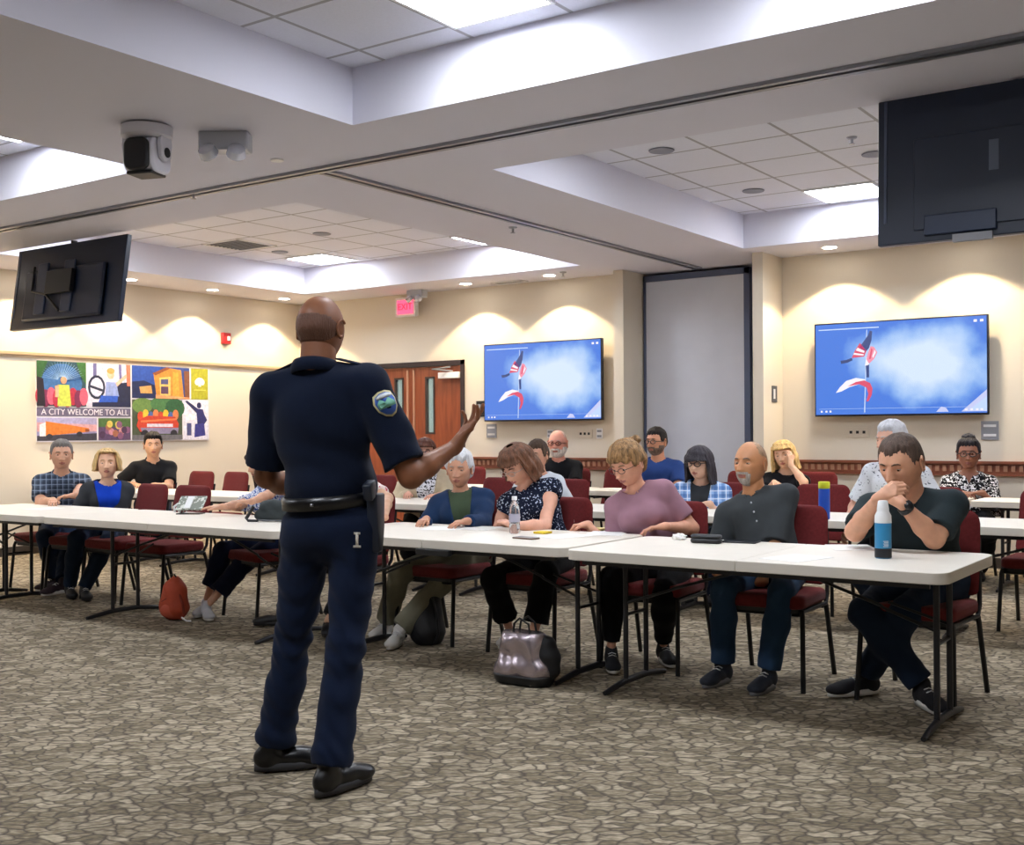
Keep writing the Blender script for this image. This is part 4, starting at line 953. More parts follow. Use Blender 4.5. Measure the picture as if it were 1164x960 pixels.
def person(label, C, az, pitch=0, roll=0, hip=None, taz=None, S=1.0, fem=False, bulk=1.0, skin='c98f74', hair=None, shirt=None, jacket=None, pants=None, shoes=None,
           hands=None, feet=None, glasses=None, beard=None, brow='3a2a20', elbow=None, standing=False, h=.009, belly=0, knee_hint=None, sw=1.0, neckf=1.12, nl=.076, shd=.064, mouth='a8675c', lids=.12, hr=1.09, group=None, extra=None):
    C = Vector(C); taz = az if taz is None else taz; fat = 1.0 if bulk < 1.15 else 1.06
    base = Vector((hip[0], hip[1], 0)); root = thing('person', base, label, 'person', group=group)
    HM = Matrix.Translation(C) @ rotM(az, pitch, roll) @ Matrix.Scale(S*hr, 4)
    fw = Vector((math.cos(math.radians(taz)), math.sin(math.radians(taz)), 0)); rt = Vector((fw.y, -fw.x, 0))
    hu = (HM.to_3x3() @ Vector((0, 0, 1))).normalized(); hf = (HM.to_3x3() @ Vector((0, 1, 0))).normalized()
    Nb = C-hu*.10*S-Vector((0, 0, nl*S))-hf*.03*S-fw*.012*S*(1 if not standing else 0)
    Hp = Vector(hip); up = (Nb-Hp).normalized(); ft = (fw-up*fw.dot(up)).normalized(); rt = ft.cross(up).normalized()
    fr = [rt, ft, up]; L = (Nb-Hp).length; at = lambda t, f=0, r=0: Hp+up*(L*t)+ft*f*S+rt*r*S
    B = bulk*S; shw = (.150 if fem else .172)*S*sw*(1+.25*(bulk-1)); k = .04
    ShR = Nb-up*shd*S+rt*shw; ShL = Nb-up*shd*S-rt*shw
    torso = [ell(at(.0), fr, ((.165 if fem else .155)*B, .125*B, .12*S), k), ell(at(.3, .01), fr, ((.13 if fem else .145)*B, .11*B, .16*S), k), ell(at(.62, .0), fr, ((.14 if fem else .16)*B, .105*B, .17*S), k),
             ell(at(.80, -.005), fr, ((.13 if fem else .15)*B, .088*B, .10*S), k), cap(ShR, ShL, .052*S*(1+.5*(bulk-1)), None, k), cap(Nb-up*.01*S+rt*.03*S, ShR, .044*S, .046*S, k), cap(Nb-up*.01*S-rt*.03*S, ShL, .044*S, .046*S, k)]
    if fem: torso += [ell(at(.66, .085, .065), fr, (.062*B, .055*B, .062*S), k), ell(at(.66, .085, -.065), fr, (.062*B, .055*B, .062*S), k)]
    else: torso += [ell(at(.76, .045, .065), fr, (.07*B, .05*B, .06*S), k), ell(at(.76, .045, -.065), fr, (.07*B, .05*B, .06*S), k)]
    if belly: torso.append(ell(at(.28, .05+.05*belly), fr, (.14*B, (.09+.04*belly)*S, .14*S), k))
    neck = [cap(Nb-up*.03*S, C-hu*.06*S*hr-hf*.018*S, (.047 if fem else .057)*S*neckf, (.044 if fem else .053)*S*neckf, .03)]
    # arms
    arms = []; wr = {}; elb = {}; hands = hands or {}
    ua, fa = .285*S, .245*S
    for sd, Sh, sg in (('R', ShR, 1), ('L', ShL, -1)):
        hd = hands.get(sd) or dict(w=Sh+rt*sg*.1*S-up*.4*S+ft*.2*S, f=ft-up*.3, n=-rt*sg)
        hint = Vector(hd.get('hint', tuple(rt*sg*.55-Vector((0, 0, 1))-ft*.1)))
        E_, Wp = ik(Sh, hd['w'], ua, fa, hint)
        if 'el' in hd: E_ = Vector(hd['el']); Wp = Vector(hd['w'])
        elb[sd] = E_; wr[sd] = Wp; a_ = (.043 if fem else .05)*S*(1+.6*(bulk-1)); hs = .9 if fem else 1
        mid = Sh.lerp(E_, .35)
        ua_p = [cap(Sh, mid, a_*1.1, a_*1.02, k), cap(mid, E_, a_*1.02, a_*.82, .02)]
        d_ = (Wp-E_).normalized(); fp = [cap(E_, E_.lerp(Wp, .35), a_*.82, a_*.8, .02), cap(E_.lerp(Wp, .35), Wp, a_*.8, .0255*S*hs, .02)]
        arms.append((ua_p, fp, Sh, E_, Wp, hd, sg))
    # legs
    legs = []; feet = feet or {}
    th_, sh_ = .43*S, .42*S
    for sd, sg in (('R', 1), ('L', -1)):
        hj = Hp+rt*sg*.088*B-Vector((0, 0, .02*S)); f_ = feet[sd]
        hint = Vector(f_.get('hint', knee_hint or tuple(fw+Vector((0, 0, 1.0))+rt*sg*.25))) if not standing else Vector(f_.get('hint', tuple(fw)))
        K_, A_ = ik(hj, f_['a'], th_, sh_, hint)
        if 'k' in f_: K_ = Vector(f_['k'])
        tr = (.078)*B; kr = .054*B**.7; cr = .05*B**.7
        cb = K_.lerp(A_, .3)+(-(fw) if standing else (A_-K_).cross(rt).normalized())*.012
        legs.append(([cap(hj, K_, tr, kr, k)], [cap(K_, K_.lerp(A_, .35), kr, cr, .03), cap(K_.lerp(A_, .35), A_, cr, .036*S, .03)], hj, K_, A_, f_, sg))
    skm = skinm('skin '+skin, skin)
    # ---- body (skin) mesh
    bp = [p for p in infl(torso, -.012)]+neck
    for q in arms: bp += q[0]+q[1]
    for q in legs: bp += infl(q[0]+q[1], -.012)
    gm = GM(); V, F = smesh(bp, max(h, .009)); gm.add(V, F)
    for q in arms:
        hd = q[5]
        if hd.get('hide'): continue
        ps = hand(q[4], hd['f'], hd['n'], hd.get('t', -q[6]*-1 if False else q[6]*hd.get('tf', 1)), hd.get('p', 'relax'), S, fem)
        ps.append(cap(q[4]-(q[4]-q[3]).normalized()*.04, q[4], .0275*S*(.9 if fem else 1), .0255*S*(.9 if fem else 1), .015))
        V, F = smesh(ps, .0036 if h > .0075 else .003); gm.add(V, F)
    (P, Fh), Bs = hgrid(fem, fat); mi = []
    for f in Fh:
        p = P[f[0]]; x = (p.x+P[f[2]].x)/2; z = (p.z+P[f[2]].z)/2; y = p.y; li = 0
        if y > .05 and abs(x) < .0235:
            lo_ = -.0745+.008*(abs(x)/.0235)**2*1.0; hi_ = -.0545-.007*(abs(x)/.0235)**2
            if lo_ < z < hi_: li = 1
        mi.append(li)
    gm.add([tuple(HM @ p) for p in P], Fh, mi)
    # eyes, lids, ears, brows
    for sx in (-1, 1):
        ys_ = max(p.y for p in P if abs(p.x-sx*.031) < .006 and abs(p.z-.004) < .006)
        ec = Vector((sx*.0315, ys_-.0085, .004)); e = MB().ell(ec, (.0122,)*3, 14); gm.mb(e, 2, HM)
        gm.mb(MB().ell(ec+Vector((0, .0072, -.001-.004*(pitch > 12))), (.0068, .006, .0068), 12), 3, HM)
        for z0_, z1_ in ((lids, 1.01), (-1.01, -.36)):
            vs = []; fs = []; nn, mm = 12, 5
            for a in range(mm+1):
                zz = max(-1, min(1, z0_+(z1_-z0_)*a/mm)); r_ = math.sqrt(max(0, 1-zz*zz))
                for b_ in range(nn+1):
                    t_ = PI*b_/nn; vs.append((ec.x+.0138*r_*math.cos(t_)*1.12, ec.y+.0138*r_*math.sin(t_)-.0002, ec.z+.0138*zz))
            for a in range(mm):
                for b_ in range(nn): i0 = a*(nn+1)+b_; fs.append((i0, i0+1, i0+nn+2, i0+nn+1))
            m2 = MB(); m2.add(vs, fs); gm.mb(m2, 0, HM)
        wE = (HA*(.95 if fem else 1)*fat); Ey = Matrix.Translation((sx*(wE+.002), -.008, -.006)) @ Matrix.Rotation(math.radians(-sx*22), 4, 'Z') @ Matrix.Rotation(math.radians(-8), 4, 'X')
        er = MB(); er.ell((0, 0, 0), (.006, .016, .029), 14)
        pts = [(sx*.006, .017*math.cos(t)*(1 if math.sin(t) > -.5 else .8)-.002, .03*math.sin(t)+.003) for t in [math.radians(40+20*q_) for q_ in range(14)]]
        er.tube(pts, .0048, 8); er.ell((sx*.002, .004, -.024), (.006, .009, .009), 10)
        gm.mb(er, 0, HM @ Ey)
        br_ = MB(); yb = max(p.y for p in P if abs(p.x-sx*.03) < .006 and abs(p.z-.026) < .006)
        br_.tube([(sx*.014, yb+.0015, .0235), (sx*.026, yb+.001, .028), (sx*.038, yb-.006, .0275), (sx*.046, yb-.014, .022)], [.0028, .0038, .0032, .0015], 6); gm.mb(br_, 4, HM)
    body = gm.build('body', [skm, mat('lips '+mouth, mouth, rough=.45), M_eye, M_iris, hairm('brow '+brow, brow)], root)
    # ---- hair
    if hair:
        hg_ = GM(); hm = hairm('hair '+hair['c'], hair['c'], hair.get('var', .35))
        hk = hair['k']
        if hk == 'band': shell(fem, fat, lambda az_, b, p: (.0012 if (abs(az_) > 92 and -.05+.03*g(abs(az_)-95, 22) < b.z < .045-.03*g(abs(az_)-95, 30)) else -1), HM, hg_)
        elif hk == 'short': shell(fem, fat, short_cut(**hair.get('a', {})), HM, hg_, seed=hair.get('seed', 1))
        elif hk == 'long': curtain(fem, HM, hg_, **hair.get('a', {}))
        if 'bun' in hair:
            for (c_, r_) in hair['bun']: 
                V, F = smesh([ell(HM @ Vector(c_), [(HM.to_3x3() @ Vector(v)).normalized() for v in ((1, 0, 0), (0, 1, 0), (0, 0, 1))], [q*S for q in r_])], .006, lambda D, G: D+.003*np.sin(G[..., 0]*140+G[..., 2]*60)*np.sin(G[..., 2]*130+G[..., 1]*70)); hg_.add(V, F)
        hg_.build('hair', hm, root)
        if hair.get('band'):
            bb = GM(); pts = [Vector((.088*math.sin(t), -.01+.0*t, .01+.128*math.cos(t)-.02)) for t in [math.radians(-100+10*i) for i in range(21)]]
            bb.mb(MB().tube(pts, .011, 8), 0, HM); bb.build('headband', mat('white headband', 'eceaf0'), root)
    if beard:
        bg = GM(); bt = beard.get('t', .006)
        def bf(az_, b, p):
            a = abs(az_)
            if a > 100 or b.z > -.02: return -1
            top_ = -.028 if a > 52 else (-.05 if a > 26 else -.044)
            if beard.get('goatee') and a > 34: return -1
            if b.z > top_: return -1
            if a < 17 and -.0765 < b.z < -.054: return -1
            return bt*min(1, (top_-b.z)/.012+.25)
        shell(fem, fat, bf, HM, bg, seed=5); bg.build('beard', hairm('hair '+beard['c'], beard['c']), root)
    if glasses:
        gw = glasses.get('w', 1.0); gg = MB(); Yg = max(p.y for p in P if abs(p.x) < .01 and abs(p.z-.006) < .01)+.004; sz_ = glasses.get('s', 1)
        for sx in (-1, 1):
            pts = [(sx*.033+.0225*sz_*math.cos(t)*1.05, Yg-.004-.006*abs(math.cos(t)*.5+.5*sx)*1, .001+.0165*sz_*math.sin(t)) for t in [2*PI*q_/20 for q_ in range(21)]]
            gg.tube(pts, .0019*gw, 6, cap=False)
            gg.tube([(sx*.056, Yg-.012, .006), (sx*.074*fat, Yg-.035, .006), (sx*.082*fat, -.005, .004)], .0017*gw, 6)
        gg.tube([(-.011, Yg-.003, .004), (0, Yg+.001, .007), (.011, Yg-.003, .004)], .0017*gw, 6)
        go = GM().mb(gg, 0, HM).build('glasses', mat('spectacle frame '+glasses.get('c', '1b1a1e'), glasses.get('c', '1b1a1e'), rough=.3), root)
    # ---- shirt
    def wrink(amp, seeds=3):
        rs = np.random.RandomState(abs(hash(label)) % 1000 if False else len(label)*7+int(C.x*-10)); W_ = [(rs.uniform(-1, 1, 3)*np.array([28, 28, 45]), rs.uniform(0, 6)) for _ in range(seeds)]
        def f_(G):
            o = np.zeros(G.shape[:-1], dtype=np.float32)
            for w_, p_ in W_: o += np.sin((G@w_.astype(np.float32))+p_+1.5*np.sin(G[..., 2]*17+p_))
            return amp*o/seeds
        return f_
    def garment(name, g_, mt, d, sleeve, neckcut, hem_t, par=root, openf=0, collar=None, parts_h=h, wr_amp=.004, vee=0):
        ps = infl(torso, d); grp = []; wf_ = wrink(wr_amp)
        for (ua_p, fp, Sh, E_, Wp, hd, sg) in arms:
            if sleeve <= 0: continue
            if sleeve <= 1:
                P1 = Sh.lerp(E_, sleeve); a_ = ua_p[0][3]; pr = [cap(Sh, P1, a_+d+.002, a_*.96+d+.008*sleeve+.003, .03)]; nrm = (E_-Sh).normalized()
            else:
                P1 = E_.lerp(Wp, sleeve-1); pr = infl(ua_p, d+.002)+[cap(E_, P1, ua_p[1][4]+d+.002, (.034*S if sleeve > 1.6 else .042*S)+d*.6, .03)]; nrm = (Wp-E_).normalized()
            def cut(D, G, c_=V3(P1), n_=V3(nrm), lg=sleeve > 1):
                dd = (G-c_)@n_
                if lg: q_ = G-c_; rr = np.sqrt((q_*q_).sum(-1)); return np.where(rr < .13, np.maximum(D, dd), D)+wf_(G)
                return np.maximum(D, dd)+wf_(G)*.8
            grp.append((pr, cut))
        nb = V3(Nb); u_ = V3(up); f3 = V3(ft); r3 = V3(rt); hp_ = V3(Hp)
        def post(D, G):
            D = D+wf_(G)
            q = G-nb; hz = q@u_; fz = q@f3; rz_ = q@r3
            if neckcut:
                nr = neckcut*S; cy_ = np.sqrt(rz_**2+(fz-.01)**2)-nr-np.clip(hz, 0, .1)*.5
                D = np.maximum(D, -np.maximum(cy_, -(hz+.02+.28*fz)*1.0-.0))
            if vee: D = np.maximum(D, -np.maximum(np.abs(rz_)-np.clip((hz+vee)*.36, 0, .2), -(fz-.0)))
            if openf: D = np.maximum(D, -np.maximum(np.abs(rz_)-openf*(1+1.2*np.clip(hz+.3, 0, .3)/.3), -(fz+.02)))
            hh_ = (G-hp_)@u_; D = np.maximum(D, (hem_t-hh_)); return D
        V, F = smesh(ps, parts_h, post, grp); V = relax(V, F, 1, .4); o = GM().add(V, F).build(name, mt, par)
        return o
    if shirt:
        so = garment('shirt', shirt, shirt['m'], shirt.get('d', .009), shirt.get('sl', .62), shirt.get('nk', .062), shirt.get('hem', -.1)*S if not standing else shirt.get('hem', .0), wr_amp=shirt.get('wr', .0035), vee=shirt.get('v', 0))
        if shirt.get('collar'):
            cg = MB(); n = 28; nr = (.058 if fem else .066)*S*neckf; vs = []; R_ = 4
            for i in range(n+1):
                a = math.radians(22+316*i/n)   # opening at the front
                dirv = ft*math.cos(a)+rt*math.sin(a); base_ = Nb-up*.012*S-ft*.0+dirv*nr; drop = -ft.dot(dirv)
                zoff = up*(.012-.028*math.cos(a))*S
                for r__, z__ in ((.0, .022), (.004, .030), (.011, .014), (.016+.004*(math.cos(a) > .6), -.016)):
                    vs.append(tuple(base_+dirv*r__*S+up*z__*S+zoff))
            fs = [(i*R_+j, i*R_+j+1, (i+1)*R_+j+1, (i+1)*R_+j) for i in range(n) for j in range(R_-1)]
            cg.add(vs, fs); co = GM().mb(cg).build('collar', shirt.get('cm', shirt['m']), so); sm_ = co.modifiers.new('thick', 'SOLIDIFY'); sm_.thickness = .005; sm_.offset = 0
        if shirt.get('buttons'):
            bu = MB()
            for t_ in (.88, .76, .64): 
                q_ = at(t_, .118*bulk); bu.ell(q_, (.006, .006, .006), 8)
            GM().mb(bu).build('buttons', mat('shirt button', 'b9bcc4'), so)
    if jacket: garment('jacket', jacket, jacket['m'], jacket.get('d', .02), jacket.get('sl', 1.85), .066, -.1*S, openf=jacket.get('open', .035), wr_amp=.005)
    # ---- trousers
    if pants:
        ps = [ell(at(-.0), fr, ((.168 if fem else .158)*B, .13*B, .125*S), k)]
        pl = pants.get('len', 1.0); fl = pants.get('flare', .012); grp = []
        wfn = wrink(pants.get('wr', .005), 4); hp_ = V3(Hp); wl = pants.get('waist', .1)*S; u_ = V3(up)
        for (tp, sp, hj, K_, A_, f_, sg) in legs:
            e_ = K_.lerp(A_, pl); cr = sp[0][4]; pr = infl(tp, .012)+[cap(K_, K_.lerp(A_, .4*pl), tp[0][4]+.012, cr+.016, .03), cap(K_.lerp(A_, .4*pl), e_, cr+.016, .044*S+fl, .03)]
            def cut(D, G, c_=V3(e_), n_=V3((A_-K_).normalized()), kk=V3(K_), hj_=V3(hj)):
                d1q = np.sqrt(((G-kk)**2).sum(-1)); q_ = G-c_; d2q = np.sqrt((q_**2).sum(-1)); d3q = np.sqrt(((G-hj_)**2).sum(-1))
                am = .4+np.exp(-(d1q/.14)**2)+.9*np.exp(-(d2q/.14)**2)+.6*np.exp(-(d3q/.16)**2)
                fold = np.sin(G[..., 2]*70+9*np.sin(G[..., 0]*11+G[..., 1]*7+c_[0]*5)+4*np.sin(G[..., 1]*19))
                D = D+wfn(G)*am+pants.get('fold', .0015)*fold*am
                dd = q_@n_; return np.where(d2q < .14, np.maximum(D, dd), D)
            grp.append((pr, cut))
        def post(D, G): return np.maximum(D, (G-hp_)@u_-wl)
        V, F = smesh(ps, h if standing else max(h, .010), post, grp, .05)
        if standing: pass
        V = relax(V, F, 1, .4); GM().add(V, F).build('trousers', pants['m'], root)
    # ---- shoes
    if shoes:
        for (tp, sp, hj, K_, A_, f_, sg) in legs:
            add_shoe(root, A_, f_['toe'], S*shoes.get('s', 1), shoes['m'], shoes.get('sole', M_sole_b), shoes.get('k', 'sneaker'))
            if shoes.get('sock'):
                GM().mb(MB().tube([A_, A_.lerp(K_, .22)], [.041*S, .043*S], 14)).build('sock', shoes['sock'], root)
    info = dict(root=root, HM=HM, Nb=Nb, at=at, fr=fr, ShR=ShR, ShL=ShL, elb=elb, wr=wr, legs=legs, Hp=Hp, S=S, ft=ft, rt=rt, up=up)
    return info
print('builders ready')

# ------------------------------------------------------------------ the officer, standing with his back to the camera
UPV = Vector((0, 0, 1))
navy = fabric('dark navy uniform cloth', '111a2e', bump=.2, noise=.1); navyp = fabric('dark navy trouser cloth', '152038', bump=.2, noise=.12)
Cof = pD(365, 374, 4.36)
azof = math.degrees(math.atan2(_f.y, _f.x))-14
la = pZ(311, 876, 0)+UPV*.09; ra = pZ(375, 903, 0)+UPV*.09
off = person('uniformed officer standing with his back to the camera, right hand raised', Cof, azof-6, pitch=2, nl=.062, shd=.062, hr=1.04, hip=pD(377, 598, 4.36), taz=azof, S=1.03, bulk=1.10, skin='8a5638', brow='1c1410', standing=True, h=.008, sw=1.10, neckf=1.2, belly=.2,
    hair=dict(k='band', c='6b4a3b', var=.04),
    shirt=dict(m=navy, sl=.86, hem=.085, nk=.06, collar=True, d=.012, wr=.009), pants=dict(m=navyp, waist=.125, len=.985, flare=.03, wr=.014, fold=.003),
    shoes=dict(m=mat('black leather', '0e0e11', rough=.3), sole=mat('dark shoe sole', '3a3a3e', rough=.6), s=1.08, k='boot'),
    hands=dict(R=dict(el=pD(467, 541, 4.26), w=pD(518, 507, 4.40), f=_r*.5+UPV*.8+_f*.25, n=-_r*.75+UPV*.35-_f*.45, p='open'),
               L=dict(el=pD(303, 541, 4.5), w=pD(345, 562, 4.72), f=_r*.8+_f*.3, n=-UPV, p='relax')),
    feet=dict(R=dict(a=ra, toe=_r*.55+_f*.8), L=dict(a=la, toe=_r*.9+_f*.3)))
# duty belt, holster, sleeve patch, key strap
def ring_band(info, t, rx, ry, hgt, mt, par, name, cx=0, cy=0):
    b = MB(); n = 36; vs = []
    c = info['at'](t)
    for i in range(n):
        a = 2*PI*i/n; dv = info['rt']*math.cos(a)*rx+info['ft']*math.sin(a)*ry
        for dr, dz in ((0, -hgt/2), (.006, -hgt/2), (.006, hgt/2), (0, hgt/2)):
            k = 1+dr/max(rx, ry); vs.append(tuple(c+dv*k+info['up']*dz))
    fs = [(i*4+j, ((i+1) % n)*4+j, ((i+1) % n)*4+(j+1) % 4, i*4+(j+1) % 4) for i in range(n) for j in range(4)]
    b.add(vs, fs); return GM().mb(b).build(name, mt, par)
ro = off['root']
M_lea = mat('black duty leather', '0b0c10', rough=.28)
blt = ring_band(off, .175, .178, .146, .05, M_lea, ro, 'belt')
GM().mb(MB().box(off['at'](.175, -.156, 0)+Vector((0, 0, 0)), (.01, .01, .01))).build('belt_keeper', M_alu, blt)
hb = MB(); c0 = off['at'](.15, -.02, .19)
Mh = Matrix.Translation(c0) @ Matrix(((off['rt'].x, off['ft'].x, 0, 0), (off['rt'].y, off['ft'].y, 0, 0), (0, 0, 1, 0), (0, 0, 0, 1)))
hb.prism([(-.05, .03), (.045, .03), (.04, -.1), (.02, -.19), (-.02, -.19), (-.04, -.08)], -.022, .022)
gm_ = GM(); Mz = Matrix(((0, 0, 1, 0), (1, 0, 0, 0), (0, 1, 0, 0), (0, 0, 0, 1))); gm_.mb(hb, 0, Mh @ Mz)
gm_.mb(MB().bx(-.018, .018, -.075, -.01, .03, .095), 0, Mh @ Matrix.Rotation(.35, 4, 'X')); hol = gm_.build('holster', mat('holster', '1d2535', rough=.4), ro)
bvm = hol.modifiers.new('b', 'BEVEL'); bvm.width = .008; bvm.segments = 2
gm_ = GM(); c1 = off['at'](-.06, -.115, .155)
Mk = Matrix.Translation(c1) @ Mh.to_3x3().to_4x4()
gm_.mb(MB().bx(-.014, .014, -.034, -.03, -.03, -.022).bx(-.005, .005, -.034, -.03, -.022, .02).bx(-.012, .012, -.034, -.03, .018, .026), 0, Mk); gm_.build('key_clip', mat('pale clip', 'c9c3b8', rough=.4), ro)
# shoulder patch on the right sleeve
sh_, el_ = off['ShR'], off['elb']['R']; ax_ = (el_-sh_).normalized(); ou = (-_f*.95+_r*.45+UPV*.3); ou = (ou-ax_*ou.dot(ax_)).normalized(); sd_ = ax_.cross(ou)
_sv = [v.co+ro.location for o_ in ro.children if o_.name.startswith('shirt') for v in o_.data.vertices]
PRAD = max((v-(sh_+ax_*.105)).dot(ou) for v in _sv if abs((v-(sh_+ax_*.105)).dot(ax_)) < .05 and abs((v-(sh_+ax_*.105)).dot(sd_)) < .03)
def patch(sz, lift, shape, mt, par, name):
    pc_ = sh_+ax_*.105; vs = []
    for a, b in shape:
        for l in (0, 1):
            p_ = pc_+sd_*a*sz-ax_*b*sz; rad = PRAD; th_ = a*sz/rad
            p_ = sh_+ax_*.105-ax_*b*sz+(ou*math.cos(th_)+sd_*math.sin(th_))*(rad+lift+l*.002); vs.append(tuple(p_))
    n = len(shape); fs = [tuple(range(0, 2*n, 2))[::-1], tuple(range(1, 2*n, 2))]+[(2*i, 2*((i+1) % n), 2*((i+1) % n)+1, 2*i+1) for i in range(n)]
    m_ = MB(); m_.add(vs, fs); return GM().mb(m_).build(name, mt, par)
shd = [(-.8, .9), (-.3, 1.1), (.3, 1.1), (.8, .9), (1, .3), (.85, -.4), (.45, -.9), (0, -1.1), (-.45, -.9), (-.85, -.4), (-1, .3)]
pa = patch(.047, .002, shd, mat('patch gold rim', 'd9cf9a', rough=.7), ro, 'sleeve_patch')
patch(.040, .0045, shd, mat('patch blue', '3b62b8', rough=.7), pa, 'patch_field')
patch(.040, .0065, [(-.8, .1), (-.3, .55), (.1, .2), (.5, .6), (.85, .2), (.8, -.35), (-.8, -.3)], mat('patch green', '6fae96', rough=.7), pa, 'patch_landscape')
patch(.040, .0080, [(-.75, .85), (-.3, 1.0), (.3, 1.0), (.75, .85), (.7, .6), (-.7, .6)], mat('patch white', 'e6ecf2', rough=.7), pa, 'patch_banner')
# epaulets
for k_, Sh in ((1, off['ShR']), (-1, off['ShL'])):
    a_ = off['Nb']+off['rt']*k_*.085-UPV*.004; b_ = Sh+UPV*.066+off['rt']*k_*.005
    e_ = MB(); dv = (b_-a_).normalized(); sv = off['ft']*.022
    q0, q1 = a_+UPV*.045, b_
    e_.add([tuple(q0-sv), tuple(q0+sv), tuple(q1+sv*1.1), tuple(q1-sv*1.1), tuple(q0-sv+UPV*.006), tuple(q0+sv+UPV*.006), tuple(q1+sv*1.1+UPV*.006), tuple(q1-sv*1.1+UPV*.006)], [(3, 2, 1, 0), (4, 5, 6, 7), (0, 1, 5, 4), (1, 2, 6, 5), (2, 3, 7, 6), (3, 0, 4, 7)])
    GM().mb(e_).build('epaulet', navy, ro)

# ------------------------------------------------------------------ the audience
def Fv(az, z=0): return Vector((math.cos(math.radians(az)), math.sin(math.radians(az)), z))
def hT(px, Y, z=.78): r = ray(px, 500); return Vector((r.x*Y/r.y, Y, z))
def hipb(C, az, d=.10, z=.56): v = Fv(az); return Vector((C.x-v.x*d, C.y-v.y*d, z))
def seat(x, y, z=.56): return Vector((x, y, z))
def feetat(l, r, az, dl=0, dr=0):
    return dict(L=dict(a=Vector((l[0], l[1], .09)), toe=Fv(az+dl)), R=dict(a=Vector((r[0], r[1], .09)), toe=Fv(az+dr)))
def hd(x, y, Y, f, n, p='relax', **k): return dict(w=pY(x, y, Y), f=Vector(f), n=Vector(n), p=p, **k)
DN = Vector((0, 0, -1))
jeans = fabric('blue denim', '24344f'); djeans = fabric('dark denim', '1d2b40'); blackp = fabric('black trouser cloth', '101013'); navyt = fabric('navy trouser cloth', '121a33')
sneak_w = mat('white sneaker', 'e3e1de', rough=.6); sneak_b = mat('black sneaker', '15161b', rough=.6); sneak_g = mat('dark grey sneaker', '2b303c', rough=.7)

# P14 bald man, grey polo
C = pY(853, 527, 5.98); a = az_cam(C)
person('bald man with a grey goatee in a charcoal polo seated behind the front table', C, a-32, pitch=-2, hip=seat(-2.42, 6.0), taz=a-12, S=.97, bulk=1.05, skin='c4895f', brow='6a5a50',
    hair=dict(k='short', c='a98768', a=dict(front=.2, side=.03, back=-.05, t=.0004, top=.0003)), beard=dict(c='b3aaa2', t=.004, goatee=True),
    shirt=dict(m=fabric('charcoal polo', '3c4043'), sl=1.0, nk=.06, collar=True, buttons=True, v=.02), pants=dict(m=fabric('faded blue denim', '2c4563'), len=.96, flare=.02),
    shoes=dict(m=sneak_g, sole=mat('grey sole', '8a8c92'), s=1.05),
    hands=dict(R=dict(w=pY(822, 664, 5.74), f=(.55, -.2, -.1), n=(.1, .3, -1), p='lace'), L=dict(w=pY(866, 662, 5.80), f=(-.75, -.35, -.1), n=(0, .2, -1), p='cup')),
    feet=dict(R=dict(a=Vector((-2.56, 5.60, .09)), toe=Fv(a-28)), L=dict(a=Vector((-2.30, 5.58, .09)), toe=Fv(a-24))))
# P17 man in dark teal t-shirt, hands clasped
C = pY(1024, 526, 5.72); a = az_cam(C)
p17 = person('short-haired man in a dark green t-shirt resting his clasped hands against his mouth', C, a-30, pitch=20, hip=seat(-1.62, 6.04), taz=a-14, S=1.03, bulk=1.22, skin='d9a283', brow='5a4434', sw=1.05, hr=1.16, neckf=1.3,
    hair=dict(k='short', c='59483f', a=dict(front=.06, side=.0, back=-.05, t=.003, top=.009, recede=.012)),
    shirt=dict(m=fabric('dark green t-shirt', '2a3438'), sl=.78, nk=.064), pants=dict(m=djeans, len=.95, flare=.02),
    shoes=dict(m=mat('black canvas shoe', '17161c', rough=.8), sole=M_sole_w, s=1.05),
    hands=dict(R=dict(el=pY(972, 604, 5.66), w=pY(999, 566, 5.50), f=Vector((.62, .05, .35)), n=Vector((.35, .9, -.2)), p='lace'), L=dict(el=pY(1062, 612, 5.66), w=pY(1025, 572, 5.50), f=Vector((-.7, .12, .4)), n=Vector((-.1, .9, -.25)), p='lace')),
    feet=dict(R=dict(a=Vector((-1.53, 5.62, .1)), toe=Fv(a+25), hint=(-.9, -.8, .7)), L=dict(a=Vector((-1.84, 5.72, .1)), toe=Fv(a-55), hint=(.5, -.8, .8))))
wa = p17['wr']['L']; we = p17['elb']['L']; q_ = wa.lerp(we, .12); dq = (we-wa).normalized()
wb = GM().mb(MB().tube([q_-dq*.013, q_+dq*.013], .038, 20)).build('wristwatch', M_black, p17['root'])
fcv = (-_f+UPV*.4).normalized(); GM().mb(MB().tube([q_+fcv*.034, q_+fcv*.046], .021, 18)).build('watch_face', M_glass, wb)
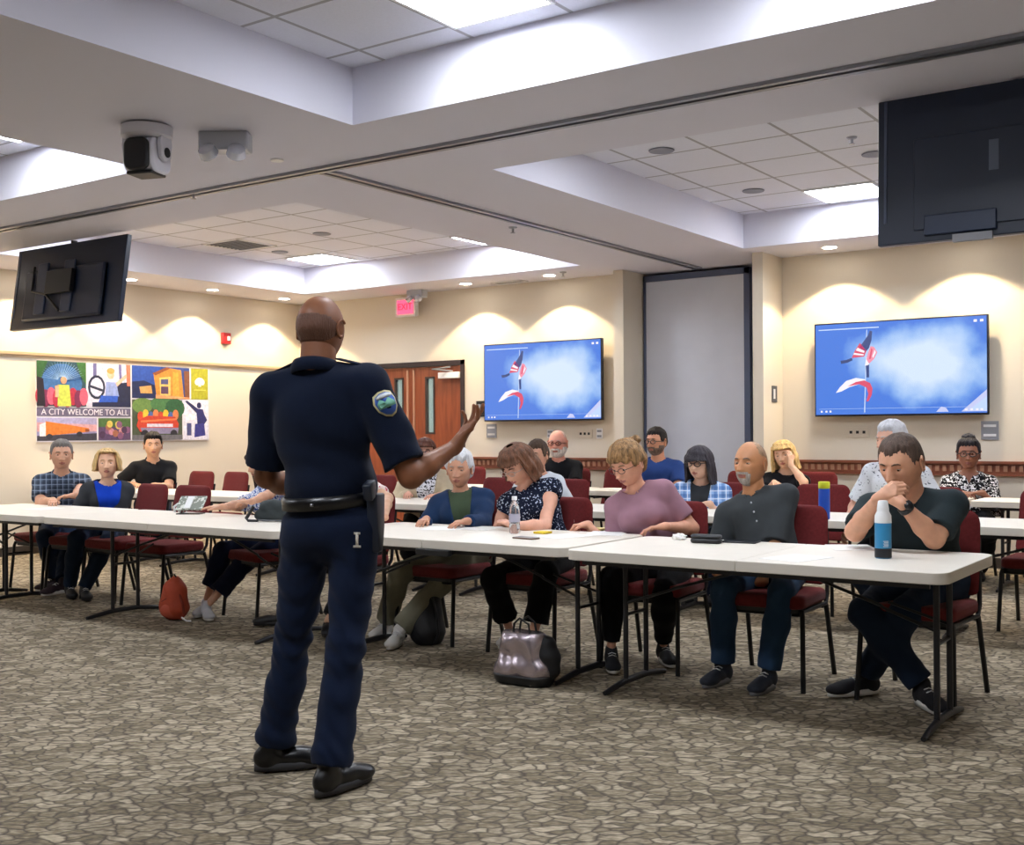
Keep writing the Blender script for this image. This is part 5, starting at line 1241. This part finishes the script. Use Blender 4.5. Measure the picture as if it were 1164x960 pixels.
# P11 woman in mauve
C = pY(713, 527, 5.86); a = az_cam(C)
person('woman with a messy blonde updo and glasses in a mauve t-shirt, writing', C, a-38, pitch=24, roll=4, hip=seat(-3.12, 6.02), taz=a-16, S=.98, fem=True, bulk=1.16, skin='dba084', brow='8a6a4a', mouth='b0706a', lids=.0,
    hair=dict(k='short', c='94714a', var=.6, a=dict(front=.045, side=-.015, back=-.075, t=.02, top=.024), bun=[((0, -.085, .075), (.05, .04, .05)), ((.02, -.1, .04), (.04, .035, .045)), ((-.03, -.095, .1), (.035, .03, .03)), ((-.05, .055, .05), (.03, .03, .03)), ((.045, .06, .055), (.035, .03, .028)), ((0, .075, .06), (.04, .024, .024))]),
    glasses=dict(s=.9), shirt=dict(m=fabric('mauve t-shirt', '9a7482'), sl=.72, nk=.066, wr=.005), pants=dict(m=blackp, len=.86, flare=.006),
    shoes=dict(m=mat('black suede', '16171c', rough=.8), sole=M_sole_w),
    hands=dict(R=dict(w=pZ(668, 596, .775), f=(-.75, -.55, -.05), n=(.25, .1, -1), p='pen'), L=dict(w=pZ(756, 598, .79), f=(-.8, -.35, -.1), n=(0, 0, -1), p='relax')),
    feet=dict(R=dict(a=Vector((-3.22, 5.56, .1)), toe=Fv(a+5)), L=dict(a=Vector((-3.05, 5.86, .1)), toe=Fv(a+14))))
# P8 woman brown bob
C = pY(588, 528, 5.86); a = az_cam(C)
person('woman with a brown bob in a navy floral sleeveless top, writing', C, a-42, pitch=32, hip=seat(-3.92, 6.02), taz=a-20, S=.98, fem=True, bulk=1.14, skin='dfa78e', brow='6a4a34', mouth='a85a58', lids=-.05,
    hair=dict(k='long', c='6b4631', var=.4, a=dict(L=.10, flare=.12, open_=62, bang=.045, top=.02)),
    glasses=dict(c='a79a92', s=.9), shirt=dict(m=floral('navy floral print', '141a2e', 'b9c4da', 75, .36), sl=.16, nk=.066), pants=dict(m=blackp, len=.72, flare=.035),
    shoes=dict(m=mat('white slip-on', 'cfcac6', rough=.7), sole=M_sole_w, s=.92, k='slip'),
    hands=dict(R=dict(w=pZ(533, 592, .775), f=(-.9, -.3, -.05), n=(.2, .1, -1), p='pen'), L=dict(w=pZ(583, 597, .775), f=(-.9, .1, .25), n=(-.1, .2, -1), p='relax')),
    feet=dict(R=dict(a=Vector((-4.08, 5.80, .1)), toe=Fv(a-20)), L=dict(a=Vector((-3.75, 5.55, .1)), toe=Fv(a))))
# P7 elderly, navy jacket over green
C = pY(522, 533, 5.98); a = az_cam(C)
person('white-haired elderly person in a navy jacket over a green shirt', C, a-14, pitch=5, hip=seat(-4.58, 6.02), taz=a-4, S=.95, fem=True, bulk=1.12, skin='c99478', brow='9a928c',
    hair=dict(k='short', c='d9d9dc', var=.15, a=dict(front=.068, side=-.005, back=-.07, t=.019, top=.024, recede=-.02)),
    shirt=dict(m=fabric('olive green shirt', '42503c'), sl=.6, nk=.058), jacket=dict(m=fabric('navy jacket', '1f3557'), sl=1.9, open=.035), pants=dict(m=fabric('khaki cloth', '7d7a68'), len=.93, flare=.03),
    shoes=dict(m=sneak_w, sole=M_sole_w, sock=mat('white sock', 'dcdad8', rough=.9)),
    hands=dict(R=dict(w=hT(484, 5.68), f=(.3, -1, -.1), n=(0, 0, -1), p='relax'), L=dict(w=hT(530, 5.68), f=(-.3, -1, -.1), n=(0, 0, -1), p='relax')),
    feet=dict(R=dict(a=Vector((-4.98, 5.66, .09)), toe=Fv(a-25)), L=dict(a=Vector((-4.70, 5.46, .09)), toe=Fv(a-15))))
# P5 hidden behind the officer
C = pY(392, 524, 6.0); a = az_cam(C)
person('person in white and red seated behind the officer, only an arm in view', C, a+4, hip=seat(-5.5, 6.05), taz=a, S=.96, fem=True, bulk=1.05, skin='d0a283', brow='5a4030',
    hair=dict(k='long', c='4a3424', a=dict(L=.12)), shirt=dict(m=floral('white and red print', 'e8dcd8', 'c8566a', 60, .40), sl=.7), pants=dict(m=blackp, len=.9),
    shoes=dict(m=mat('black sandal', '16151a', rough=.5), sole=M_sole_b, s=.95, k='sandal'),
    hands=dict(R=dict(w=pZ(380, 590, .78), f=(.2, -1, 0), n=(0, 0, -1)), L=dict(el=pY(441, 566, 5.92), w=pZ(437, 588, .785), f=(-.2, -1, 0), n=(-.2, 0, -1))),
    feet=dict(R=dict(a=pZ(318, 712, 0)+UPV*.09, toe=-_r), L=dict(a=Vector((-5.35, 5.5, .09)), toe=Fv(a))))
# P4 woman in blue and white, turned to the left
C = pY(297, 526, 6.02); a = az_cam(C)
person('long-haired woman in a blue and white top, partly hidden by the officer', C, a-58, pitch=12, hip=seat(-6.36, 6.08), taz=a-46, S=.97, fem=True, bulk=1.05, skin='d3a083', brow='3a2a20',
    hair=dict(k='long', c='3d261b', a=dict(L=.2, flare=.05, wave=.01)), shirt=dict(m=floral('blue and white print', '3f62ac', 'e6ecf6', 65, .5), sl=.75, nk=.07), pants=dict(m=navyt, len=.68, flare=.03),
    shoes=dict(m=mat('grey slip-on', 'b9b8bc', rough=.8), sole=M_sole_w, s=.95, k='slip'),
    hands=dict(R=dict(w=pZ(243, 578, .80), f=(-1, -.35, 0), n=(0, .2, -1), p='flat'), L=dict(w=pZ(262, 583, .79), f=(-1, -.05, 0), n=(0, 0, -1), p='relax')),
    feet=dict(R=dict(a=Vector((-6.68, 5.60, .09)), toe=Fv(a-20)), L=dict(a=Vector((-6.55, 5.50, .09)), toe=Fv(a+10))))
# P2 blonde woman
C = pY(122, 527, 6.0); a = az_cam(C); print('P2', C)
person('blonde woman with a short bob in a bright blue top and dark grey cardigan', C, a-4, pitch=-4, hip=hipb(C, a+6, .08), taz=a+6, S=.97, fem=True, bulk=1.0, skin='deae90', brow='a07c50',
    hair=dict(k='long', c='d9b67c', var=.3, a=dict(L=.055, flare=.02, open_=56, bang=.078, top=.02, wave=.011)),
    shirt=dict(m=fabric('bright blue top', '1440b8'), sl=.5, nk=.07), jacket=dict(m=fabric('dark grey cardigan', '34373c'), sl=1.9, open=.05), pants=dict(m=djeans),
    shoes=dict(m=sneak_b, sole=M_sole_b),
    hands=dict(R=dict(w=Vector((C.x+.02, 5.76, .66)), f=(.5, -.3, 0), n=(0, 0, -1)), L=dict(w=Vector((C.x+.12, 5.78, .66)), f=(-.7, -.3, 0), n=(0, 0, -1))),
    feet=feetat((C.x+.22, 5.62), (C.x+.02, 5.62), a+10))
# P1 man in plaid
C = pY(70, 517, 6.0); a = az_cam(C); print('P1', C)
person('grey-haired man in a dark plaid shirt at the left end of the front row', C, a+2, pitch=0, hip=hipb(C, a, .08), taz=a+0, S=1.0, bulk=1.05, skin='cf9c80', brow='6a5a50',
    hair=dict(k='short', c='77716d', var=.25, a=dict(front=.066, side=.0, back=-.05, t=.01, top=.016)),
    shirt=dict(m=plaid('dark plaid', '4a5566', '232a38', '8d9bb0', tuple(Fv(a-90)), 22), sl=.78, nk=.062, collar=True), pants=dict(m=jeans, len=.93),
    shoes=dict(m=mat('maroon sneaker', '2c1c26', rough=.7), sole=M_sole_w),
    hands=dict(R=dict(w=hT(60, 5.72), f=(.7, -.5, 0), n=(0, 0, -1)), L=dict(w=hT(82, 5.70), f=(-.6, -.6, 0), n=(0, 0, -1))),
    feet=dict(R=dict(a=Vector((-8.95, 5.85, .09)), toe=Fv(a-45)), L=dict(a=Vector((-8.50, 5.62, .09)), toe=Fv(a-50))))
# P3 young man in black polo (second row)
C = pY(174, 506, 8.2); a = az_cam(C)
person('young man in a black polo in the second row below the poster', C, a+2, hip=hipb(C, a+4), taz=a+4, S=1.06, bulk=1.08, skin='d0a080', brow='1c1512', h=.010,
    hair=dict(k='short', c='191414', var=.2, a=dict(front=.062, side=.0, back=-.05, t=.008, top=.022)),
    shirt=dict(m=fabric('black polo', '17181c'), sl=.7, nk=.06, collar=True, v=.02), pants=dict(m=djeans), shoes=dict(m=sneak_b),
    hands=dict(R=dict(w=hT(152, 8.02), f=(.9, -.2, 0), n=(0, 0, -1)), L=dict(w=hT(176, 8.0), f=(-.9, -.2, 0), n=(0, 0, -1))),
    feet=feetat((C.x-.1+.2, 8.15), (C.x-.1, 8.15), a))
# P6 woman with headband
C = pY(483, 514, 8.15); a = az_cam(C)
person('auburn-haired woman with a white headband and cream cardigan behind the officer\'s arm', C, a-4, hip=hipb(C, a), taz=a, S=1.0, fem=True, bulk=1.1, skin='d6a08a', brow='4a2c20', h=.010,
    hair=dict(k='long', c='5a3224', var=.3, a=dict(L=.10, flare=.05, top=.016), band=True), glasses=dict(w=1.9),
    shirt=dict(m=floral('black and white top', '23242c', 'dcdce4', 60, .5), sl=.5, nk=.07), jacket=dict(m=fabric('cream cardigan', 'c3b49a'), sl=1.85, open=.05), pants=dict(m=blackp), shoes=dict(m=sneak_b),
    hands=dict(R=dict(w=hT(464, 7.98), f=(.5, -.8, 0), n=(0, 0, -1)), L=dict(w=hT(500, 7.98), f=(-.5, -.8, 0), n=(0, 0, -1))), feet=feetat((C.x+.1, 8.1), (C.x-.1, 8.1), a))
# P9 woman behind P8
C = pY(611, 517, 8.15); a = az_cam(C)
person('brown-haired woman in a pale top half hidden behind the woman in navy floral', C, a-28, pitch=6, hip=hipb(C, a-10), taz=a-10, S=.98, fem=True, bulk=1.0, skin='cf9a80', brow='3a2a20', h=.010,
    hair=dict(k='short', c='4c392c', a=dict(front=.06, side=-.02, back=-.08, t=.012, top=.014)), shirt=dict(m=fabric('pale blue white top', 'd6dce6'), sl=.9, nk=.064), pants=dict(m=djeans), shoes=dict(m=sneak_b),
    feet=feetat((C.x+.1, 8.1), (C.x-.1, 8.1), a))
# P13 woman dark bob plaid
C = pY(795, 526, 8.1); a = az_cam(C)
person('woman with a long dark bob and glasses in a blue plaid shirt', C, a-26, pitch=4, hip=hipb(C, a-8), taz=a-8, S=1.0, fem=True, bulk=1.1, skin='d3a890', brow='3a3434', h=.010,
    hair=dict(k='long', c='38333a', var=.3, a=dict(L=.15, flare=.10, open_=58, bang=.022, top=.016)), glasses=dict(w=1.9),
    shirt=dict(m=fabric('dark grey t-shirt', '2e3136'), sl=.5, nk=.06), jacket=dict(m=plaid('blue plaid', '8fb0dc', '2f5a9c', 'e4ecf6', tuple(Fv(a-90)), 17), sl=1.7, open=.035), pants=dict(m=jeans), shoes=dict(m=sneak_b),
    hands=dict(R=dict(w=hT(772, 7.98), f=(.7, -.5, 0), n=(0, 0, -1)), L=dict(w=hT(806, 7.98), f=(-.9, -.2, 0), n=(0, 0, -1))), feet=feetat((C.x+.1, 8.1), (C.x-.1, 8.1), a))
# P16 white-haired behind P17
C = pY(1013, 500, 8.15); a = az_cam(C)
person('white-haired person in a pale patterned shirt behind the man in dark green', C, a-48, pitch=4, hip=hipb(C, a-20), taz=a-20, S=1.02, bulk=1.0, skin='cf9d86', brow='a8a4a2', h=.010,
    hair=dict(k='short', c='c9c9cf', var=.15, a=dict(front=.062, side=-.005, back=-.065, t=.014, top=.018)), shirt=dict(m=floral('pale patterned shirt', 'cfd2d8', '5e646e', 55, .34), sl=.8, nk=.06, collar=True), pants=dict(m=djeans), shoes=dict(m=sneak_b),
    feet=feetat((C.x+.1, 8.1), (C.x-.1, 8.1), a))
# rear row
C = pY(634, 504, 10.75); a = az_cam(C)
person('bald white-bearded man in a black t-shirt below the left television', C, a-16, hip=hipb(C, a-4), taz=a-4, S=1.1, bulk=1.1, skin='cc8f7e', hr=1.16, brow='9a8a84', h=.011,
    hair=dict(k='short', c='c2a49a', a=dict(front=.2, side=.04, back=-.04, t=.0004, top=.0004)), beard=dict(c='c9c2be', t=.012), glasses=dict(c='6a3a34', w=1.8),
    shirt=dict(m=fabric('black t-shirt', '14161b'), sl=.7, nk=.062), pants=dict(m=blackp), shoes=dict(m=sneak_b),
    hands=dict(L=dict(w=hT(636, 10.45), f=(-1, -.1, 0), n=(0, 0, -1)), R=dict(w=hT(616, 10.45), f=(.6, -.5, 0), n=(0, 0, -1))), feet=feetat((C.x+.1, 10.7), (C.x-.1, 10.7), a))
C = pY(746, 502, 10.75); a = az_cam(C)
person('dark-haired bearded man in a blue t-shirt before the partition panel', C, a-34, hip=hipb(C, a-10), taz=a-10, S=1.12, bulk=1.08, skin='c08a70', brow='1c1614', h=.011,
    hair=dict(k='short', c='1b1718', var=.2, a=dict(front=.062, side=-.01, back=-.05, t=.008, top=.016)), beard=dict(c='6a5a52', t=.006), glasses=dict(w=1.9),
    shirt=dict(m=fabric('royal blue t-shirt', '28427e'), sl=.62, nk=.062), pants=dict(m=djeans), shoes=dict(m=sneak_b),
    hands=dict(L=dict(w=hT(752, 10.45), f=(-1, -.3, 0), n=(0, 0, -1)), R=dict(w=hT(735, 10.45), f=(.2, -1, 0), n=(0, 0, -1))), feet=feetat((C.x+.1, 10.7), (C.x-.1, 10.7), a))
C = pY(891, 517, 10.75); a = az_cam(C)
hp15 = pY(900, 524, 10.62)
person('blonde woman in a black top leaning her cheek on her hand', C, a-14, pitch=4, roll=8, hip=hipb(C, a), taz=a, S=1.08, fem=True, bulk=1.0, skin='dcb094', brow='a07c50', h=.011,
    hair=dict(k='long', c='d6b478', var=.35, a=dict(L=.13, flare=.12, open_=58, bang=.05, top=.02, wave=.012)), shirt=dict(m=fabric('black top', '15151a'), sl=.6, nk=.07), pants=dict(m=blackp), shoes=dict(m=sneak_b),
    hands=dict(L=dict(el=pY(914, 548, 10.55), w=pY(899, 528, 10.58), f=(-.1, .1, 1), n=(-.9, .5, 0), p='cheek'), R=dict(w=pZ(880, 548, .84), f=(.5, -.8, 0), n=(0, 0, -1))), feet=feetat((C.x+.1, 10.7), (C.x-.1, 10.7), a))
C = pY(1101, 516, 10.75); a = az_cam(C)
person('woman with pinned-up dark hair in a black and white blouse, far right', C, a-2, hip=hipb(C, a), taz=a, S=1.1, fem=True, bulk=1.1, skin='8d5c48', brow='1a1414', mouth='7a4440', h=.011,
    hair=dict(k='short', c='1e1a22', var=.2, a=dict(front=.062, side=-.01, back=-.06, t=.012, top=.02), bun=[((0, -.01, .125), (.055, .06, .035))]), glasses=dict(w=1.9),
    shirt=dict(m=floral('black and white blouse', '15151a', 'e2e2e6', 34, .44, 1.5), sl=1.5, nk=.07, v=.06), pants=dict(m=blackp), shoes=dict(m=sneak_b),
    hands=dict(L=dict(w=hT(1116, 10.45), f=(-.8, -.5, 0), n=(0, 0, -1)), R=dict(w=hT(1090, 10.45), f=(.8, -.5, 0), n=(0, 0, -1))), feet=feetat((C.x+.1, 10.7), (C.x-.1, 10.7), a))

# ------------------------------------------------------------------ chairs
for x, y, rz, l in ((-2.36, 5.80, 3, 'maroon chair of the bald man in the grey polo'), (-1.60, 5.82, -3, 'maroon chair at the right end of the front row'),
                    (-3.08, 5.82, 4, 'maroon chair under the woman in mauve'), (-3.88, 5.84, 2, 'maroon chair under the woman in the floral top'),
                    (-4.62, 5.84, 0, 'maroon chair under the white-haired person in the navy jacket'), (-5.5, 5.84, 2, 'maroon chair behind the officer, its seat below the tabletop'),
                    (-6.30, 5.86, -12, 'maroon chair of the woman in blue and white'), (-7.42, 5.82, 2, 'empty maroon chair behind the orange backpack'),
                    (-7.98, 5.84, -3, 'empty maroon chair left of the one behind the orange backpack'), (-8.50, 5.86, 4, 'maroon chair under the blonde woman in blue'), (-9.05, 5.88, 0, 'maroon chair under the man in plaid')):
    chair(x, y, rz, l, GA)
rowB = [(-1.45, 'right of the white-haired person'), (-2.25, 'under the white-haired person'), (-3.05, 'empty, behind the bald man\'s left shoulder'), (-3.85, 'under the woman in blue plaid'), (-4.6, 'empty, behind the woman in mauve'), (-5.35, 'under the brown-haired woman in the pale top'), (-6.1, 'empty, right of the headband woman'), (-6.8, 'under the woman with the headband'), (-7.55, 'empty, behind the officer'), (-8.3, 'empty, seen past the officer\'s left side'), (-9.0, 'empty, left of the officer'), (-9.65, 'empty, second right of the young man'), (-10.2, 'empty, next to the young man'), (-10.85, 'under the young man in the black polo')]
for x, l in rowB: chair(x, 8.22, random.uniform(-5, 5), 'maroon second-row chair '+l, GB)
rowC = [(-1.9, 'at the right edge'), (-2.6, 'under the woman in black and white print'), (-3.3, 'empty, left of the pattern-bloused woman'), (-3.65-.35, 'under the blonde woman leaning on her hand'), (-4.75, 'empty, before the column'), (-5.5, 'under the man in the blue t-shirt'), (-6.2, 'empty, between the two men'), (-6.85, 'under the bald bearded man'), (-7.6, 'empty, left of the bald bearded man'), (-8.3, 'empty, near the wall plate'), (-9.0, 'empty, in front of the double door')]
for x, l in rowC: chair(x, 10.72, random.uniform(-5, 5), 'maroon rear-row chair '+l, GC)

# ------------------------------------------------------------------ things on the tables
def bottle(pos, label, prof, mats, cap_prof, n=28, parts=()):
    t = thing('water_bottle', pos, label, 'bottle')
    MB().lathe(prof, n).build('bottle_body', mats[0], t, smooth=True)
    MB().lathe(cap_prof, n).build('cap', mats[1], t, smooth=True)
    for nm, pr, mt in parts: MB().lathe(pr, n).build(nm, mt, t, smooth=True)
    return t
tz = .7405
q = pZ(1004, 634, tz)
bt = bottle(q, 'tall blue and white water bottle in front of the man in dark green', [(.034, 0), (.0375, .006), (.0375, .05), (.0375, .17), (.036, .195), (.026, .215), (.0, .216)], [mat('bottle blue', '2f86b8', rough=.35), M_white],
       [(.027, .214), (.027, .228), (.022, .262), (.018, .266)], parts=[('base_band', [(.0379, .004), (.0383, .006), (.0383, .045), (.0379, .047)], mat('bottle base black', '15181e')), ('shoulder', [(.0379, .163), (.0382, .165), (.0368, .197), (.0268, .217), (.02, .219)], M_white)])
lb = MB()
for i in range(5): lb.bx(-.012+.004*(i % 2), .012, -.0392, -.0382, .055+i*.006, .058+i*.006)
lb.build('printed_lines', mat('bottle print', 'd5e4ee'), bt); bt.rotation_euler = (0, 0, YAW)
q = pZ(585, 606, tz)
M_pet = mat('clear bottle plastic', 'e8eef6', rough=.08, trans=.9); 
bottle(q, 'clear plastic water bottle standing before the woman in navy floral', [(.028, 0), (.032, .008), (.032, .055), (.0295, .06), (.032, .066), (.032, .12), (.03, .15), (.018, .183), (.013, .19), (.013, .2)], [M_pet, M_white], [(.0155, .196), (.0155, .216), (.014, .218)],
       parts=[('label', [(.0326, .068), (.033, .07), (.033, .112), (.0326, .114)], mat('bottle label', 'c9c6dc', rough=.5, alpha=.7))])
q = pZ(937, 590, .74); q = Vector((q.x, q.y, tz)) if q.y > 7.32 else pY(937, 575, 7.6); q.z = tz
bottle(q, 'blue water bottle with a yellow lid on the second-row table', [(.03, 0), (.037, .006), (.037, .2), (.036, .205)], [mat('deep blue bottle', '1c4fb8', rough=.4), mat('yellow lid', 'cfd42c', rough=.5)], [(.036, .204), (.0375, .21), (.0375, .245), (.034, .25)])
def paper(x, y, rz, label, w_=.216, h_=.279, n=1, name='paper_sheet', z=tz):
    p = MB(); random.seed(int(x*100))
    p.bx(-w_/2, w_/2, -h_/2, h_/2, 0, .0012*n); o = p.build(name, M_paper, None, loc=(x, y, z)); o.rotation_euler = (0, 0, math.radians(rz)); tag(o, label, 'paper'); return o
for (px, py, rz, l) in ((50, 578, 10, 'white paper on the table before the man in plaid'), (503, 600, 25, 'white paper under the hand of the white-haired person'), (640, 609, -20, 'white paper between the two writing women'),
                        (690, 606, 20, 'white paper the woman in mauve writes on'), (905, 634, -15, 'white paper on the table right of the black tablet'), (968, 622, 30, 'white paper by the elbow of the man in dark green'), (545, 600, 15, 'white paper the woman in floral writes on')):
    q = pZ(px, py, tz); paper(q.x, q.y, rz, l)
for (x, y, rz, l, z) in ((-5.75, 10.2, 8, 'white paper stack on the rear table left of the woman in mauve', tz), (-2.9, 7.75, 5, 'white paper on the second-row table at the far right', tz)): paper(x, y, rz, l, n=4, z=z)
def pen(p0, p1, mt, label):
    t = thing('pen', p0, label, 'pen'); d = Vector(p1)-Vector(p0)
    MB().tube([(0, 0, 0), d*.12, d], [.0012, .0045, .0045], 8).build('barrel', mt, t, smooth=True); MB().tube([d*.8, d*1.02], [.0052, .0052], 8).build('pen_cap', M_grey, t)
for (x, y, Y, mt, l) in ((518, 590, 5.72, mat('tan pen', 'c98f4a'), 'tan pencil-like pen held by the woman in navy floral'), (653, 596, 5.62, M_white, 'white pen held by the woman in mauve')):
    q = pZ(x, y, .75); pen(q, q+Vector((-.015, .03, .13)), mt, l)
# glasses case, tablet, phones, cloth
q = pZ(803, 617, tz); gc = thing('glasses_case', q, 'black rounded glasses case on the front table before the bald man', 'glasses case', YAW*.2)
MB().prism(rrect(.17, .07, .03, 6), 0, .026).build('case_base', M_black, gc, bevel=.01, smooth=True); MB().prism(rrect(.168, .068, .03, 6), .027, .046).build('case_lid', mat('case lid', '24262b', rough=.5), gc, bevel=.01, smooth=True)
q = pZ(842, 616, tz); tb = thing('tablet', q, 'black tablet lying beside the glasses case', 'tablet', math.radians(8))
MB().prism(rrect(.19, .13, .012), 0, .008).build('tablet_body', M_black, tb, bevel=.002); MB().prism(rrect(.18, .12, .008), .008, .0088).build('screen', mat('tablet glass', '2a2c33', rough=.1), tb)
q = pZ(598, 612, tz); ph = thing('phone', q, 'phone in a brown case lying by the clear bottle', 'phone', math.radians(-8))
MB().prism(rrect(.15, .075, .01), 0, .008).build('phone_body', mat('brown case', '6a5240', rough=.6), ph, bevel=.002); MB().prism(rrect(.145, .07, .008), .008, .009).build('screen', mat('phone glass', 'b9bbc0', rough=.2), ph)
for px, py, c, l in ((617, 606, 'e8c93a', 'yellow sticky notepad right of the clear bottle'), (680, 602, 'd9c98a', 'pale yellow notepad by the hand of the woman in mauve')):
    q = pZ(px, py, tz); o = MB().bx(-.04, .04, -.04, .04, 0, .012).build('notepad', mat('notepad '+c, c, rough=.8), None, bevel=.002, loc=q); tag(o, l, 'notepad')
q = pZ(772, 613, tz); ts = thing('crumpled_tissue', q, 'small crumpled white tissue left of the glasses case', 'tissue')
V, F = smesh([ell((0, 0, .014), [(1, 0, 0), (0, 1, 0), (0, 0, 1)], (.04, .028, .016))], .004, lambda D, G: D+.006*np.sin(G[..., 0]*190)*np.sin(G[..., 1]*230+1)+.003*np.sin(G[..., 2]*300+G[..., 0]*100))
V[:, 2] = np.maximum(V[:, 2], 0); o = GM().add(V+np.array(q), F).build('tissue', M_paper, ts)
# book and phone in the hands of the woman in blue and white
q = pZ(217, 584, tz); bk = thing('open_magazine', q, 'patterned magazine propped up in the hands of the woman in blue and white', 'magazine', math.radians(30))
Rb = Matrix.Rotation(math.radians(38), 4, 'X')
o = MB().bx(-.11, .09, -.07, .08, .0, .012).build('cover', floral('magazine cover print', '8a8f86', 'd9dcd4', 45, .45), bk); o.matrix_local = Matrix.Translation((0, .04, .07)) @ Rb
o = MB().bx(-.05, .0, -.065, .07, .013, .02).build('white_phone', M_white, bk, bevel=.003); o.matrix_local = Matrix.Translation((0, .04, .07)) @ Rb
o = MB().bx(-.1, .08, -.04, .08, 0, .006).build('back_cover', M_black, bk)
q = pZ(205, 583, tz); st_ = thing('striped_pouch', q, 'small red and white striped pouch on the table left of the magazine', 'pouch', math.radians(20))
for i in range(5): MB().tube([(-.02+.0*i, -.04+.02*i, .008), (-.03, -.04+.02*i, .05), (0, -.04+.02*i, .07), (.03, -.04+.02*i, .05), (.02, -.04+.02*i, .008)], .0095, 8).build('stripe', mat('pouch red', 'b04050') if i % 2 else M_white, st_, smooth=True)
# dark handbag on the table beside the officer
q = pZ(306, 592, tz); bg = thing('handbag', q, 'dark grey handbag on the front table beside the officer', 'handbag', YAW*.6)
V, F = smesh([cap((-.07, 0, .035), (.13, 0, .035), .036, .036, .04), cap((-.04, 0, .095), (.11, 0, .095), .028, .028, .05), cap((-.02, 0, .12), (.12, 0, .125), .02, .02, .05)], .007, lambda D, G: D+.004*np.sin(G[..., 0]*60)*np.sin(G[..., 2]*70+1))
V[:, 2] = np.maximum(V[:, 2], .0); GM().add(V+np.array(q), F).build('bag_body', mat('dark green-grey nylon', '2c3538', rough=.6, bump=.3, bscale=60), bg)
MB().tube([(-.1, -.03, .1), (-.14, -.06, .02), (-.11, -.08, .006), (-.05, -.07, .004)], .012, 8).build('strap', M_black, bg, smooth=True)
MB().tube([(-.08, -.035, .008), (.14, -.035, .008)], .004, 6).build('piping', M_grey, bg)

# ------------------------------------------------------------------ bags on the floor
FR3 = [(1, 0, 0), (0, 1, 0), (0, 0, 1)]
q = pZ(198, 704, 0); bp_ = thing('backpack', q, 'small orange backpack on the carpet under the front table', 'backpack', 0)
z0_ = lambda D, G: np.maximum(D+.003*np.sin(G[..., 2]*55+G[..., 0]*30)*np.sin(G[..., 0]*50), -G[..., 2])
off3 = np.array(q)
def soft(prims, mt, name, par, h=.008, post=None, pos=off3):
    V, F = smesh(prims, h, post); return GM().add(V+np.array(pos), F).build(name, mt, par)
M_or = mat('orange nylon', 'b8492c', rough=.65, noise=.1, nscale=14, bump=.3, bscale=60)
soft([cap((-.035, 0, .09), (-.015, 0, .21), .085, .07, .05), cap((.035, 0, .09), (.03, 0, .21), .085, .07, .05), cap((.01, 0, .24), (.015, 0, .285), .06, .03, .04)], M_or, 'bag_body', bp_, post=z0_)
BR = [tuple(_r), tuple(-_f), (0, 0, 1)]
soft([ell(_r*-.01-_f*.065+UPV*.075, BR, (.07, .035, .055), .02)], mat('orange nylon pocket', 'c2543a', rough=.65), 'front_pocket', bp_, .007)
MB().tube([_r*.05-_f*.07+UPV*.22, _r*.085-_f*.085+UPV*.13, _r*.095-_f*.08+UPV*.05, _r*.07-_f*.08+UPV*.015], .009, 8).build('shoulder_strap', mat('strap dark orange', '8a3422', rough=.7), bp_, smooth=True)
MB().tube([(.0, 0, .29), (.0, -.02, .33), (.03, -.02, .33), (.035, 0, .29)], .006, 8).build('top_loop', M_black, bp_, smooth=True)
MB().tube([_r*.08-_f*.09+UPV*.03, _r*.12-_f*.11+UPV*.008, _r*.15-_f*.1+UPV*.006], .006, 6).build('white_cord', M_white, bp_, smooth=True)
MB().tube([_r*-.07-_f*.06+UPV*.14, _r*-.03-_f*.078+UPV*.165, _r*.03-_f*.078+UPV*.165, _r*.07-_f*.065+UPV*.14], .004, 6).build('zip', mat('zip red', '7a2a1c'), bp_, smooth=True)
q = pZ(596, 776, 0); q2 = np.array(q); sb_ = thing('tote_bag', q, 'shiny silver and black tote bag on the carpet by the table leg', 'bag')
M_sil = mat('silver quilted leather', 'b5a8ae', rough=.25, metal=.75)
zf = lambda D, G: np.maximum(np.maximum(D+.007*np.sin(G[..., 2]*48+14*G[..., 0]+2*np.sin(G[..., 1]*30))*np.sin(G[..., 0]*40+1), -(G[..., 2]-.05)), G[..., 2]-.275)
soft([cap((-.08, 0, .08), (.08, 0, .08), .095, .095, .04), cap((-.06, 0, .22), (.06, 0, .22), .08, .08, .05)], M_sil, 'bag_body', sb_, post=zf, pos=q2)
soft([cap((-.08, 0, .06), (.08, 0, .06), .10, .10, .03)], M_black, 'bag_base', sb_, post=lambda D, G: np.maximum(np.maximum(D, -G[..., 2]), G[..., 2]-.055), pos=q2)
soft([cap((.03, .02, .2), (.12, .02, .2), .06, .06, .04), ell((.14, .02, .12), FR3, (.07, .06, .1), .04)], mat('black nylon', '121318', rough=.6), 'black_panel', sb_, post=lambda D, G: D+.004*np.sin(G[..., 2]*70), pos=q2)
for yy in (-.03, .03): MB().tube([(-.05, yy, .26), (-.04, yy, .32), (.0, yy*1.3, .35), (.05, yy, .32), (.06, yy, .26)], .006, 8).build('handle', M_black, sb_, smooth=True)
q = pZ(487, 731, 0); q2 = np.array(q); bb_ = thing('backpack', q, 'black backpack slumped on the carpet beside the white sneakers', 'backpack')
soft([cap((0, 0, .08), (.0, .02, .26), .11, .07, .05), ell((0, -.06, .1), FR3, (.09, .06, .09), .04)], MATS['black nylon'], 'bag_body', bb_, post=z0_, pos=q2)
MB().tube([(.06, -.03, .3), (.11, -.05, .2), (.13, -.06, .08), (.10, -.06, .02)], .008, 8).build('shoulder_strap', M_black, bb_, smooth=True)
